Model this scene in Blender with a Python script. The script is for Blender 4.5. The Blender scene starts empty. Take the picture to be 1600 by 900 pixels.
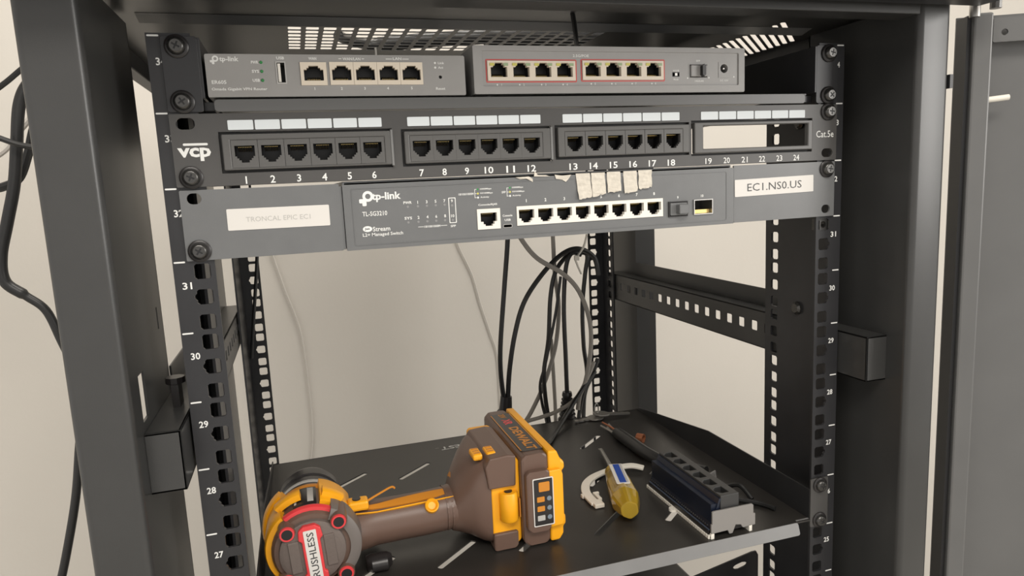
import bpy, bmesh, math, random
from mathutils import Vector, Matrix
from mathutils.geometry import tessellate_polygon
random.seed(7)
scene = bpy.context.scene
col = scene.collection
PI = math.pi

# ------------------------------------------------------------------ camera
cam_data = bpy.data.cameras.new('camera')
cam = bpy.data.objects.new('camera', cam_data)
col.objects.link(cam)
cam_data.sensor_width = 36.0
cam_data.lens = 1081.93 * 36.0 / 1600.0
cam_data.clip_start = 0.01
cam.matrix_world = Matrix(((0.9540515, 0.0884094, -0.28630319, -0.17357376),
                           (-0.29598868, 0.1292977, -0.94639992, -0.46280001),
                           (-0.04665231, 0.98765676, 0.14952484, 1.51646983),
                           (0, 0, 0, 1)))
scene.camera = cam
# ------------------------------------------------------------------ world, lights, exposure
world = bpy.data.worlds.new('room_ambient')
scene.world = world
world.use_nodes = True
bg = world.node_tree.nodes['Background']
bg.inputs[0].default_value = (1.0, 0.965, 0.92, 1)
bg.inputs[1].default_value = 0.92
def area_light(name, loc, target, sx, sy, power, color):
    d = bpy.data.lights.new(name, 'AREA')
    d.shape = 'RECTANGLE'; d.size = sx; d.size_y = sy; d.energy = power; d.color = color
    o = bpy.data.objects.new(name, d); col.objects.link(o)
    o.location = loc
    o.rotation_euler = (Vector(target) - Vector(loc)).to_track_quat('-Z', 'Y').to_euler()
    return o
area_light('window_daylight', (2.3, -2.05, 1.85), (0, 0.1, 1.4), 0.9, 1.0, 30, (1.0, 0.97, 0.93))
area_light('ceiling_and_fill_light', (-0.2, -1.2, 2.62), (-0.2, -1.0, 0), 1.2, 0.6, 26, (1.0, 0.95, 0.88))
area_light('ceiling_and_fill_light', (0.2, 0.25, 2.62), (0.2, 0.25, 0), 1.2, 0.3, 15, (1.0, 0.95, 0.88))  # fill lamp added to brighten the wall behind the rack
scene.view_settings.view_transform = 'Standard'
scene.view_settings.look = 'None'
scene.view_settings.gamma = 1.0
scene.view_settings.use_curve_mapping = False
scene.view_settings.exposure = 0.20

# ------------------------------------------------------------------ materials
MATS = {}
def mat(name, color, rough=0.5, metal=0.0, noise=0.0, nscale=60.0, bump=0.0, bscale=400.0, trans=0.0, ior=1.45, spec=0.5, emit=None, coat=0.0, color2=None):
    if name in MATS: return MATS[name]
    m = bpy.data.materials.new(name); m.use_nodes = True
    nt = m.node_tree; b = nt.nodes['Principled BSDF']
    b.inputs['Base Color'].default_value = (*color, 1)
    b.inputs['Roughness'].default_value = rough
    b.inputs['Metallic'].default_value = metal
    b.inputs['Transmission Weight'].default_value = trans
    b.inputs['IOR'].default_value = ior
    b.inputs['Specular IOR Level'].default_value = spec
    b.inputs['Coat Weight'].default_value = coat
    tc = nt.nodes.new('ShaderNodeTexCoord')
    if noise > 0 or color2:
        n = nt.nodes.new('ShaderNodeTexNoise'); n.inputs['Scale'].default_value = nscale; n.inputs['Detail'].default_value = 5
        r = nt.nodes.new('ShaderNodeValToRGB')
        r.color_ramp.elements[0].position = 0.3; r.color_ramp.elements[1].position = 0.7
        c2 = color2 if color2 else tuple(min(1, c * (1 + noise)) for c in color)
        c1 = color if color2 else tuple(c * (1 - noise) for c in color)
        r.color_ramp.elements[0].color = (*c1, 1); r.color_ramp.elements[1].color = (*c2, 1)
        nt.links.new(tc.outputs['Object'], n.inputs['Vector'])
        nt.links.new(n.outputs['Fac'], r.inputs['Fac'])
        nt.links.new(r.outputs['Color'], b.inputs['Base Color'])
    if bump > 0:
        n2 = nt.nodes.new('ShaderNodeTexNoise'); n2.inputs['Scale'].default_value = bscale; n2.inputs['Detail'].default_value = 3
        bp = nt.nodes.new('ShaderNodeBump'); bp.inputs['Strength'].default_value = bump; bp.inputs['Distance'].default_value = 0.001
        nt.links.new(tc.outputs['Object'], n2.inputs['Vector'])
        nt.links.new(n2.outputs['Fac'], bp.inputs['Height'])
        nt.links.new(bp.outputs['Normal'], b.inputs['Normal'])
    if emit:
        b.inputs['Emission Color'].default_value = (*emit[0], 1); b.inputs['Emission Strength'].default_value = emit[1]
    MATS[name] = m
    return m
coat_black = mat('black_powder_coat', (0.019, 0.019, 0.020), 0.42, noise=0.12, nscale=30, bump=0.06, bscale=1500)
post_coat = mat('charcoal_powder_coat', (0.038, 0.038, 0.0372), 0.31, noise=0.06, nscale=25, bump=0.05, bscale=1500)
rail_coat = mat('rail_powder_coat', (0.022, 0.022, 0.024), 0.36, noise=0.1, nscale=40, bump=0.04, bscale=1500)
shelf_coat = mat('shelf_powder_coat', (0.024, 0.022, 0.020), 0.34, noise=0.15, nscale=20, bump=0.06, bscale=1800)
lit_lip_coat = mat('lit_shelf_lip_coat', (0.165, 0.165, 0.164), 0.33, noise=0.06, nscale=30, bump=0.04, bscale=1500)  # lightened coat; the light caught by the shelf lip is in its colour
panel_coat = mat('patch_panel_coat', (0.060, 0.058, 0.056), 0.40, noise=0.06, nscale=40, bump=0.04, bscale=1500)
block_plastic = mat('port_block_plastic', (0.085, 0.083, 0.080), 0.38, bump=0.03, bscale=900)
groove = mat('shadow_groove_plastic', (0.012, 0.012, 0.012), 0.6)
switch_coat = mat('switch_grey_paint', (0.128, 0.131, 0.133), 0.36, noise=0.04, nscale=60, bump=0.05, bscale=1800)
router_coat = mat('router_grey_paint', (0.285, 0.278, 0.268), 0.45, noise=0.04, nscale=60, bump=0.05, bscale=1800)
poe_coat = mat('poe_grey_plastic', (0.30, 0.293, 0.285), 0.42, noise=0.04, nscale=60, bump=0.05, bscale=1800)
cavity = mat('socket_cavity', (0.010, 0.010, 0.011), 0.45)
cream = mat('cream_jack_plastic', (0.68, 0.60, 0.49), 0.35)
white_jack = mat('white_jack_plastic', (0.72, 0.69, 0.63), 0.35)
gold = mat('gold_contact', (0.75, 0.55, 0.22), 0.3, metal=1)
steel = mat('zinc_steel', (0.42, 0.41, 0.39), 0.38, metal=1)
dark_steel = mat('black_screw_steel', (0.075, 0.073, 0.070), 0.27, metal=0.75)
white_print = mat('white_print', (0.70, 0.70, 0.68), 0.5)
grey_print = mat('faded_print', (0.40, 0.39, 0.37), 0.6)
black_print = mat('black_print', (0.05, 0.05, 0.05), 0.5)
red_print = mat('red_print', (0.55, 0.07, 0.06), 0.45)
paper = mat('paper_card', (0.64, 0.68, 0.70), 0.6)
sticker = mat('sticker_white', (0.60, 0.58, 0.55), 0.5)
tape = mat('masking_tape', (0.55, 0.51, 0.44), 0.7, noise=0.09, nscale=350, bump=0.35, bscale=500)
green_led = mat('green_led', (0.03, 0.22, 0.06), 0.3)
amber_led = mat('amber_led', (0.55, 0.5, 0.12), 0.3)
wall_paint = mat('beige_wall_paint', (0.545, 0.515, 0.467), 0.75, noise=0.03, nscale=2.5, bump=0.12, bscale=160)
floor_mat = mat('floor_tile', (0.58, 0.55, 0.50), 0.4, noise=0.08, nscale=4)
ceil_mat = mat('ceiling_paint', (0.78, 0.76, 0.73), 0.8, noise=0.02, nscale=3)
cable_black = mat('black_cable_pvc', (0.014, 0.014, 0.014), 0.38)
cable_grey = mat('grey_cable_pvc', (0.30, 0.28, 0.25), 0.5)
cable_white = mat('white_cable_pvc', (0.50, 0.47, 0.43), 0.5)
tool_taupe = mat('drill_taupe_rubber', (0.118, 0.072, 0.054), 0.38, bump=0.05, bscale=1500)
tool_tread = mat('drill_cap_tread', (0.125, 0.100, 0.088), 0.6, bump=0.0)
tool_yellow = mat('drill_yellow_plastic', (0.82, 0.36, 0.010), 0.38, bump=0.03, bscale=1200)
tool_amber = mat('drill_shaded_yellow_inlay', (0.52, 0.20, 0.02), 0.42)  # darkened yellow; shade on the grip inlay is put into this colour
tool_red = mat('drill_red_plastic', (0.62, 0.045, 0.05), 0.35)
tool_black = mat('drill_black_plastic', (0.018, 0.016, 0.016), 0.32)
amber_clear = mat('amber_acetate', (0.62, 0.42, 0.045), 0.10, trans=0.6, ior=1.47)
blue_print = mat('blue_print', (0.012, 0.055, 0.30), 0.4)
white_plastic = mat('offwhite_nylon', (0.70, 0.67, 0.60), 0.45)
pcb = mat('dark_blue_circuit_board', (0.006, 0.010, 0.022), 0.35)
copper = mat('copper_wire', (0.42, 0.16, 0.08), 0.4, metal=0.6)
# tread pattern for the motor cap
def add_tread(m):
    nt = m.node_tree; b = nt.nodes['Principled BSDF']
    tc = nt.nodes.new('ShaderNodeTexCoord'); mp = nt.nodes.new('ShaderNodeMapping')
    mp.inputs['Rotation'].default_value = (0, 0.785, 0)
    ck = nt.nodes.new('ShaderNodeTexChecker'); ck.inputs['Scale'].default_value = 420
    bp = nt.nodes.new('ShaderNodeBump'); bp.inputs['Strength'].default_value = 0.6; bp.inputs['Distance'].default_value = 0.001
    nt.links.new(tc.outputs['Object'], mp.inputs['Vector']); nt.links.new(mp.outputs['Vector'], ck.inputs['Vector'])
    nt.links.new(ck.outputs['Fac'], bp.inputs['Height']); nt.links.new(bp.outputs['Normal'], b.inputs['Normal'])
add_tread(tool_tread)

# ------------------------------------------------------------------ helpers
OFF = {}
X3, Y3, Z3 = Vector((1, 0, 0)), Vector((0, 1, 0)), Vector((0, 0, 1))
def rect(a0, a1, b0, b1): return [(a0, b0), (a1, b0), (a1, b1), (a0, b1)]
def rrect(a0, a1, b0, b1, r, n=3):
    pts = []
    for cx, cy, s in ((a1 - r, b0 + r, -PI / 2), (a1 - r, b1 - r, 0), (a0 + r, b1 - r, PI / 2), (a0 + r, b0 + r, PI)):
        for i in range(n + 1):
            t = s + PI / 2 * i / n
            pts.append((cx + r * math.cos(t), cy + r * math.sin(t)))
    return pts
def circle(cx, cy, r, n=14, sx=1, sy=1): return [(cx + r * sx * math.cos(2 * PI * i / n), cy + r * sy * math.sin(2 * PI * i / n)) for i in range(n)]
def FRONT(y): return (Vector((0, y, 0)), X3, Z3, -Y3)      # a=X, b=Z, d towards the viewer
def TOP(z): return (Vector((0, 0, z)), X3, Y3, Z3)         # a=X, b=Y, d up
def SIDE(x): return (Vector((x, 0, 0)), Y3, Z3, X3)        # a=Y, b=Z, d +X
class MB:
    def __init__(s): s.v = []; s.f = []
    def quadbox(s, c):
        n = len(s.v); s.v += [Vector(p) for p in c]
        for q in ((0, 3, 2, 1), (4, 5, 6, 7), (0, 1, 5, 4), (1, 2, 6, 5), (2, 3, 7, 6), (3, 0, 4, 7)): s.f.append([n + i for i in q])
        return s
    def box(s, x0, x1, y0, y1, z0, z1):
        return s.quadbox([(x0, y0, z0), (x1, y0, z0), (x1, y1, z0), (x0, y1, z0), (x0, y0, z1), (x1, y0, z1), (x1, y1, z1), (x0, y1, z1)])
    def prism(s, loops, fr, d0, d1):
        o, a, b, n = fr
        if not isinstance(loops[0], list): loops = [loops]
        flat = [p for l in loops for p in l]
        tris = tessellate_polygon([[Vector((p[0], p[1], 0)) for p in l] for l in loops]) if (len(loops) > 1 or len(flat) > 4) else [(0, 1, 2), (0, 2, 3)][:max(1, len(flat) - 2)]
        k = len(s.v); N = len(flat)
        for d in (d0, d1): s.v += [o + a * p[0] + b * p[1] + n * d for p in flat]
        for t in tris:
            s.f.append([k + t[0], k + t[1], k + t[2]]); s.f.append([k + N + t[2], k + N + t[1], k + N + t[0]])
        i0 = 0
        for l in loops:
            m = len(l)
            for i in range(m):
                p, q = i0 + i, i0 + (i + 1) % m
                s.f.append([k + p, k + q, k + N + q, k + N + p])
            i0 += m
        return s
    def plate(s, outer, cells, fr, d0, d1):
        """outer: loop for the rim walls; cells: [(cell polygon, hole loop or None)] tiling it. Only rim and hole walls are built."""
        o, a, b, n = fr
        P = lambda p, d: o + a * p[0] + b * p[1] + n * d
        for cell, hole in cells:
            loops = [cell] + ([hole] if hole else []); flat = [p for l in loops for p in l]
            tris = tessellate_polygon([[Vector((p[0], p[1], 0)) for p in l] for l in loops])
            k = len(s.v); N = len(flat)
            for d in (d0, d1): s.v += [P(p, d) for p in flat]
            for t in tris:
                A, B, Cc = (flat[i] for i in t)
                if (B[0] - A[0]) * (Cc[1] - A[1]) - (B[1] - A[1]) * (Cc[0] - A[0]) < 0: t = (t[0], t[2], t[1])
                s.f.append([k + t[2], k + t[1], k + t[0]]); s.f.append([k + N + t[0], k + N + t[1], k + N + t[2]])
            if hole: s.wall(hole, P, d0, d1, -1)
        s.wall(outer, P, d0, d1, 1)
        s.raw = True
        return s
    def wall(s, l, P, d0, d1, sg):
        ar = sum(l[i][0] * l[(i + 1) % len(l)][1] - l[(i + 1) % len(l)][0] * l[i][1] for i in range(len(l)))
        if ar * sg < 0: l = l[::-1]
        k = len(s.v); m = len(l)
        for d in (d0, d1): s.v += [P(p, d) for p in l]
        for i in range(m): j = (i + 1) % m; s.f.append([k + i, k + j, k + m + j, k + m + i])
    def rings(s, rings, closed=True, cap=True):
        k = len(s.v); m = len(rings[0])
        for r in rings: s.v += [Vector(p) for p in r]
        for j in range(len(rings) - 1):
            for i in range(m if closed else m - 1):
                a = k + j * m + i; b = k + j * m + (i + 1) % m
                s.f.append([a, b, b + m, a + m])
        if cap:
            s.f.append([k + i for i in range(m)][::-1]); s.f.append([k + (len(rings) - 1) * m + i for i in range(m)])
        return s
    def lathe(s, o, ax, prof, n=32, a0=0.0, a1=None):
        """prof: (distance along axis, radius). With a1 an arc shell of the profile loop (closed profile)."""
        o = Vector(o); ax = Vector(ax).normalized()
        u = Vector((1, 0, 0)) if abs(ax.x) < .9 else Vector((0, 0, 1))
        u = (u - ax * u.dot(ax)).normalized(); w = ax.cross(u)
        if a1 is None:
            return s.rings([[o + ax * d + (u * math.cos(2 * PI * i / n) + w * math.sin(2 * PI * i / n)) * r for i in range(n)] for d, r in prof])
        rs = []
        for i in range(n + 1):
            t = a0 + (a1 - a0) * i / n
            rs.append([o + ax * d + (u * math.cos(t) + w * math.sin(t)) * r for d, r in prof])
        return s.rings(rs)
    def cyl(s, p0, p1, r, n=12, r1=None):
        p0 = Vector(p0); p1 = Vector(p1)
        return s.lathe(p0, p1 - p0, [(0, r), ((p1 - p0).length, r if r1 is None else r1)], n)
    def tube(s, pts, r, n=8, flat=None):
        pts = [Vector(p) for p in pts]; rs = []; u = None
        for i, p in enumerate(pts):
            t = (pts[min(i + 1, len(pts) - 1)] - pts[max(i - 1, 0)]).normalized()
            if u is None:
                u = Z3 if abs(t.z) < .9 else X3
            u = (u - t * u.dot(t)).normalized(); w = t.cross(u)
            rr = r[i] if isinstance(r, (list, tuple)) else r
            if flat: rs.append([p + u * a * flat[1] + w * b * flat[0] for a, b in ((-1, -1), (-1, 1), (1, 1), (1, -1))])
            else: rs.append([p + (u * math.cos(2 * PI * k / n) + w * math.sin(2 * PI * k / n)) * rr for k in range(n)])
        return s.rings(rs)
    def mesh(s, name, m, off=Vector((0, 0, 0)), smooth=False):
        me = bpy.data.meshes.new(name)
        me.from_pydata([tuple(v - off) for v in s.v], [], s.f)
        bm = bmesh.new(); bm.from_mesh(me)
        if not getattr(s, 'raw', False): bmesh.ops.recalc_face_normals(bm, faces=bm.faces)
        bm.to_mesh(me); bm.free()
        me.materials.append(m)
        if smooth:
            for p in me.polygons: p.use_smooth = True
            try: me.set_sharp_from_angle(angle=math.radians(40))
            except Exception: pass
        return me
    def build(s, name, m, parent=None, bevel=0, seg=2, smooth=False, local=False):
        off = Vector((0, 0, 0)) if (local or parent is None) else OFF.get(parent.name, Vector((0, 0, 0)))
        o = bpy.data.objects.new(name, s.mesh(name, m, off, smooth)); col.objects.link(o)
        if parent: o.parent = parent; OFF[o.name] = off
        if bevel:
            b = o.modifiers.new('bevel', 'BEVEL'); b.width = bevel; b.segments = seg; b.limit_method = 'ANGLE'; b.angle_limit = math.radians(35)
            b.harden_normals = False
        return o
def inst(name, me, parent, loc, rot=None):
    o = bpy.data.objects.new(name, me); col.objects.link(o)
    o.location = Vector(loc) - OFF[parent.name]
    if rot: o.rotation_euler = rot
    o.parent = parent; OFF[o.name] = OFF[parent.name]
    return o
def subinst(name, me, parent):
    """sub-part sharing the frame of an instanced part"""
    o = bpy.data.objects.new(name, me); col.objects.link(o); o.parent = parent
    return o
def thing(name, label, cat, loc, group=None):
    o = bpy.data.objects.new(name, None); col.objects.link(o)
    o.empty_display_size = 0.02
    o.location = loc; OFF[o.name] = Vector(loc)
    o['label'] = label; o['category'] = cat
    if group: o['group'] = group
    return o
def tag(o, label, cat, group=None):
    o['label'] = label; o['category'] = cat
    if group: o['group'] = group
    return o
def text_mesh(s, h, w=None, m=white_print, bold=0.0, ext=0.00008):
    cu = bpy.data.curves.new('lettering', 'FONT'); cu.body = s; cu.size = 1.0; cu.extrude = 0.0; cu.offset = bold
    cu.resolution_u = 2
    ob = bpy.data.objects.new('lettering_tmp', cu); col.objects.link(ob)
    dg = bpy.context.evaluated_depsgraph_get()
    me = bpy.data.meshes.new_from_object(ob.evaluated_get(dg))
    bpy.data.objects.remove(ob); bpy.data.curves.remove(cu)
    xs = [v.co.x for v in me.vertices]; ys = [v.co.y for v in me.vertices]
    if not xs: return me
    cx, cy = (min(xs) + max(xs)) / 2, (min(ys) + max(ys)) / 2
    ky = h / max(1e-6, max(ys) - min(ys)); kx = ky if w is None else w / max(1e-6, max(xs) - min(xs))
    for v in me.vertices: v.co = Vector(((v.co.x - cx) * kx, (v.co.y - cy) * ky, 0))
    me.materials.clear(); me.materials.append(m)
    return me
TXT = {}
def text(s, x, y, z, h, parent, w=None, m=white_print, bold=0.0, name='lettering', rot=(PI / 2, 0, 0)):
    key = (s, h, w, m.name, bold)
    if key not in TXT: TXT[key] = text_mesh(s, h, w, m, bold)
    return inst(name, TXT[key], parent, (x, y, z), rot)
def spline(pts, n=8):
    P = [Vector(p) for p in pts]; out = []
    for i in range(len(P) - 1):
        a, b, c, d = P[max(i - 1, 0)], P[i], P[i + 1], P[min(i + 2, len(P) - 1)]
        for k in range(n):
            t = k / n
            out.append(0.5 * ((2 * b) + (c - a) * t + (2 * a - 5 * b + 4 * c - d) * t * t + (-a + 3 * b - 3 * c + d) * t ** 3))
    out.append(P[-1]); return out
U = 0.04445
def zt(n): return 0.1 + U * n          # top of rack unit n
HOLE = (0.00635, 0.02223, 0.0381)

# ------------------------------------------------------------------ setting
def struct(name, mb, m):
    o = mb.build(name, m); o['kind'] = 'structure'; return o
WALL_Y = 0.80
struct('wall_back', MB().box(-3.2, 3.6, WALL_Y, WALL_Y + 0.12, 0, 2.7), wall_paint)
struct('floor', MB().box(-3.2, 3.6, -3.5, WALL_Y, -0.05, 0), floor_mat)
struct('ceiling', MB().box(-3.2, 3.6, -3.5, WALL_Y + 0.12, 2.7, 2.75), ceil_mat)
struct('baseboard_back', MB().box(-3.2, 3.6, WALL_Y - 0.012, WALL_Y, 0, 0.09), ceil_mat)
for cx, cy, sx, sy, w in ((-0.2, -1.2, 1.2, 0.6, 'above the camera side of the rack'), (0.2, 0.25, 1.2, 0.3, 'added above the rear of the rack to fill the wall')):
    L = thing('ceiling_and_fill_lamp', 'flat white ceiling lamp panel ' + w, 'lamp', (cx, cy, 2.7))
    MB().prism([rect(cx - sx / 2 - .02, cx + sx / 2 + .02, cy - sy / 2 - .02, cy + sy / 2 + .02), rect(cx - sx / 2, cx + sx / 2, cy - sy / 2, cy + sy / 2)], TOP(2.64), 0, 0.06).build('frame', ceil_mat, L)
    MB().box(cx - sx / 2, cx + sx / 2, cy - sy / 2, cy + sy / 2, 2.66, 2.67).build('diffuser', ceil_mat, L)

# ------------------------------------------------------------------ the cabinet
rack = thing('server_rack', 'tall open-sided black server cabinet with numbered mounting rails', 'server rack', (0, 0.2, 0))
ROOF = 1.636
# corner posts (folded sheet)
def front_post(sx):
    mb = MB()
    # front flange
    R_ = .0045; q_ = []
    for cx_, t0, t1, ra in ((.27 + R_, PI, 1.5 * PI, R_), (.30 - R_, 1.5 * PI, 2 * PI, R_)):
        for i in range(7): t = t0 + (t1 - t0) * i / 6; q_.append((sx * (cx_ + ra * math.cos(t)), -.05 + R_ + ra * math.sin(t)))
    q_ += [(sx * .30, -.02), (sx * .2985, -.02)]
    for cx_, t0, t1, ra in ((.30 - R_, 2 * PI, 1.5 * PI, R_ - .0015), (.27 + R_, 1.5 * PI, PI, R_ - .0015)):
        for i in range(7): t = t0 + (t1 - t0) * i / 6; q_.append((sx * (cx_ + ra * math.cos(t)), -.05 + R_ + ra * math.sin(t)))
    mb.prism(q_, TOP(0), 0.03, 1.632)
    web = [rect(-.0455, .065, .03, 1.632)]
    if sx < 0: web.append(rect(-.026, -.010, 1.388, 1.416)); web.append(rect(.046, .050, 1.43, 1.445))
    a = SIDE(sx * .27)
    mb.prism(web, a, 0 if sx > 0 else -.0015, .0015 if sx > 0 else 0)
    mb.box(*sorted((sx * .27, sx * .278)), .0635, .065, .03, 1.632)
    return mb.build('corner_post', post_coat, rack, smooth=True)
for sx in (-1, 1): front_post(sx)
def rear_post(sx):
    mb = MB()
    mb.prism([(sx * .27, .403), (sx * .30, .403), (sx * .30, .478), (sx * .2985, .478), (sx * .2985, .4045), (sx * .2715, .4045), (sx * .2715, .478), (sx * .27, .478)], TOP(0), 0.03, 1.632)
    return mb.build('corner_post', post_coat, rack, bevel=.001)
for sx in (-1, 1): rear_post(sx)
# mounting rails
def hole_loop(cx, cz, nib, w=.0095):
    h = w / 2; c = .0013
    l = [(cx - h + c, cz - h), (cx + h - c, cz - h), (cx + h, cz - h + c)]
    if nib > 0: l += [(cx + h, cz - .0022), (cx + h + .0013, cz - .0008), (cx + h + .0013, cz + .0008), (cx + h, cz + .0022)]
    l += [(cx + h, cz + h - c), (cx + h - c, cz + h), (cx - h + c, cz + h), (cx - h, cz + h - c)]
    if nib < 0: l += [(cx - h, cz + .0022), (cx - h - .0013, cz + .0008), (cx - h - .0013, cz - .0008), (cx - h, cz - .0022)]
    l += [(cx - h, cz - h + c)]
    return l
TOPZ = zt(34) + .0015
def rail(sx, y, back, web_len, holes2, numbers):
    """flange in the plane y; web runs to y+web_len (negative runs forward)"""
    mb = MB()
    x0, x1 = sorted((sx * .225, sx * .249))
    def column(xa, xb, holes, z0, z1, nib):
        cells = []; zs = [z0] + [(holes[i][1] + holes[i + 1][1]) / 2 for i in range(len(holes) - 1)] + [z1]
        for i, (c, z, h) in enumerate(holes): cells.append((rect(xa, xb, zs[i], zs[i + 1]), hole_loop(c, z, nib if h == 1 else 0)))
        return cells
    hs = [(sx * .2326, zt(n) - HOLE[h], h) for n in range(1, 35) for h in (2, 1, 0)]
    mb.plate(rect(x0, x1, .06, TOPZ), column(x0, x1, hs, .06, TOPZ, sx), FRONT(y), -.002, 0)
    ya, yb = sorted((y + (.002 if web_len > 0 else 0), y + web_len))
    wd = (-.002, 0) if sx > 0 else (0, .002)
    if holes2 is not None:
        hs = [(holes2, zt(n) - HOLE[h], h) for n in range(1, 35) for h in (2, 1, 0)]
        mb.plate(rect(ya, yb, .06, TOPZ), column(ya, yb, hs, .06, TOPZ, 0), SIDE(sx * .249), *wd)
    else: mb.plate(rect(ya, yb, .06, TOPZ), [(rect(ya, yb, .06, TOPZ), None)], SIDE(sx * .249), *wd)
    if web_len > 0 and sx < 0:      # return fold behind the left front holes
        mb.box(-.247, -.238, y + web_len - .002, y + web_len, .06, TOPZ)
        mb.box(-.2405, -.2385, y + .06, y + web_len, .06, TOPZ)
    o = mb.build('mounting_rail', rail_coat, rack)
    if numbers:
        for n in range(18, 35):
            text(str(n), sx * .2421, y - .00015, zt(n) - .0147, .0044, o, w=.0054, bold=.02, name='unit_number')
        tk = MB().prism(rrect(-.0032, .0032, -.0005, .0005, .00045), FRONT(0), 0, .00012).mesh('unit_tick', white_print)
        for n in range(17, 35): inst('unit_tick', tk, o, (sx * .2450, y, zt(n)))
    return o
railL = rail(-1, 0, False, .09, None, True)
railR = rail(1, 0, False, .092, .079, True)
rail(-1, .455, True, -.08, None, False)
rail(1, .463, True, -.034, .441, False)
# cage nut in the right rail
mb = MB().prism([rect(.2279, .2373, zt(31) - .01115, zt(31) - .00165), circle(.2326, zt(31) - .00635, .0028, 10)], FRONT(0), -.008, -.001)
mb.box(.2279, .2289, -.0008, .001, zt(31) - .010, zt(31) - .003); mb.box(.2363, .2373, -.0008, .001, zt(31) - .010, zt(31) - .003)
mb.build('cage_nut', dark_steel, rack)
# bolts that fix the rail web
for z in (zt(29) + .005, zt(25) - .01, zt(33) - .01):
    MB().lathe((.247, .047, z), (-1, 0, 0), [(0, .006), (.002, .006), (.0035, .004), (.0036, .001)], 12).build('web_bolt', dark_steel, rack)
# side depth bars with square holes
def depth_bar(sx, z0, z1, ztop):
    mb = MB()
    loops = [rect(-.03, .455, z0, z1)]
    zc = (z0 + z1) / 2 + .002
    k = -6
    while True:
        y = .1138 + .021 * k; k += 1
        if y > .42: break
        if y < -.012: continue
        if sx < 0 and y < .1: continue
        loops.append(rrect(y - .0048, y + .0048, zc - .0048, zc + .0048, .0012, 2))
    mb.prism(loops, SIDE(sx * .2505), *((0, .0015) if sx > 0 else (-.0015, 0)))
    xa, xb = sorted((sx * .2505, sx * .27))
    mb.box(xa, xb, -.03, .455, z1 - .0015, z1)
    mb.box(xa, xb, -.03, .455, z0, z0 + .0015)
    mb.box(xa, xb, -.03, -.0285, z0, z1)
    xc, xd = sorted((sx * .2685, sx * .27))
    mb.box(xc, xd, .066, .402, z1, ztop)
    o = mb.build('depth_bar', post_coat, rack, bevel=.0012, seg=2)
    return o
for z0, z1, zp in ((1.345, 1.382, 1.400), (.72, .757, .775)):
    for sx in (-1, 1): depth_bar(sx, z0, z1, zp)
mb = MB().box(-.262, -.2575, .02, .034, 1.382, 1.397)
mb.lathe((-.26, .027, 1.397), (0, 0, 1), [(0, .006), (.004, .006)], 10); mb.build('clamp_bolt', tool_black, rack)
# roof with vents
cells = []
vx0 = -.1636 - .01275 / 2; vx1 = vx0 + 20 * .01275; vy0 = .0775 - .01225 / 2; vy1 = vy0 + 8 * .01225
for r in range(8):
    for c in range(20):
        x = -.1636 + c * .01275; y = .0775 + r * .01225
        cells.append((rect(x - .006375, x + .006375, y - .006125, y + .006125), rrect(x - .0046, x + .0046, y - .0049, y + .0049, .0012, 2)))
sl_ = .0688 / .0652; sxa, sxb = .2150, .2920
line = lambda x, yy: yy + (x - .2208) * sl_
for k in range(14):
    y0 = .0686 + (k - 3) * .0102
    d = Vector((.0652, .0688)); L = d.length; d /= L; nn = Vector((-d.y, d.x))
    a = Vector((.2208, y0)); b = a + d * L
    lp = []
    for base, sgn in ((a, -1), (b, 1)):
        for t in range(5):
            th = -PI / 2 + PI * t / 4
            p = base + d * sgn * .0021 * math.cos(th) + nn * sgn * .0021 * math.sin(th)
            lp.append((p.x, p.y))
    cells.append(([(sxa, line(sxa, y0 - .0051)), (sxb, line(sxb, y0 - .0051)), (sxb, line(sxb, y0 + .0051)), (sxa, line(sxa, y0 + .0051))], lp))
ylo = .0686 - 3 * .0102 - .0051; yhi = .0686 + 10 * .0102 + .0051
cells += [([(sxa, -.045), (sxb, -.045), (sxb, line(sxb, ylo)), (sxa, line(sxa, ylo))], None), ([(sxa, line(sxa, yhi)), (sxb, line(sxb, yhi)), (sxb, .54), (sxa, .54)], None)]
for a0, a1, b0, b1 in ((-.30, vx0, -.045, .54), (vx0, vx1, -.045, vy0), (vx0, vx1, vy1, .54), (vx1, sxa, -.045, .54), (sxb, .30, -.045, .54)): cells.append((rect(a0, a1, b0, b1), None))
mb = MB().plate(rect(-.30, .30, -.045, .54), cells, TOP(ROOF), 0, .0005)
mb.build('roof_panel', post_coat, rack)
MB().prism([(.052, ROOF - .0002), (.0655, ROOF - .0036), (.0665, ROOF - .0002)], SIDE(-.262), 0, .524).build('roof_fold', lit_lip_coat, rack)  # sheen of the fold put into its slope and lighter coat
MB().box(-.30, .30, .47, .54, 1.58, ROOF).build('top_beam', coat_black, rack, bevel=.002)
MB().prism([(-.05, 1.6237), (-.03, 1.6237), (-.03, 1.632), (-.0485, 1.6325), (-.0485, 1.66), (-.05, 1.66)], SIDE(-.27), 0, .54).build('top_beam', post_coat, rack, bevel=.0008)
MB().prism([(-.085, 1.6282), (-.058, 1.6282), (-.058, 1.6615), (-.045, 1.6615), (-.045, 1.664), (-.085, 1.664)], SIDE(-.315), 0, .63).build('top_cap_lip', coat_black, rack, bevel=.002)
MB().box(-.3015, -.289, -.045, .54, 1.6215, 1.6372).build('roof_side_beam', coat_black, rack, bevel=.001)
MB().box(.2925, .3015, -.045, .54, 1.572, 1.6372).build('roof_side_beam', coat_black, rack, bevel=.001)
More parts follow.
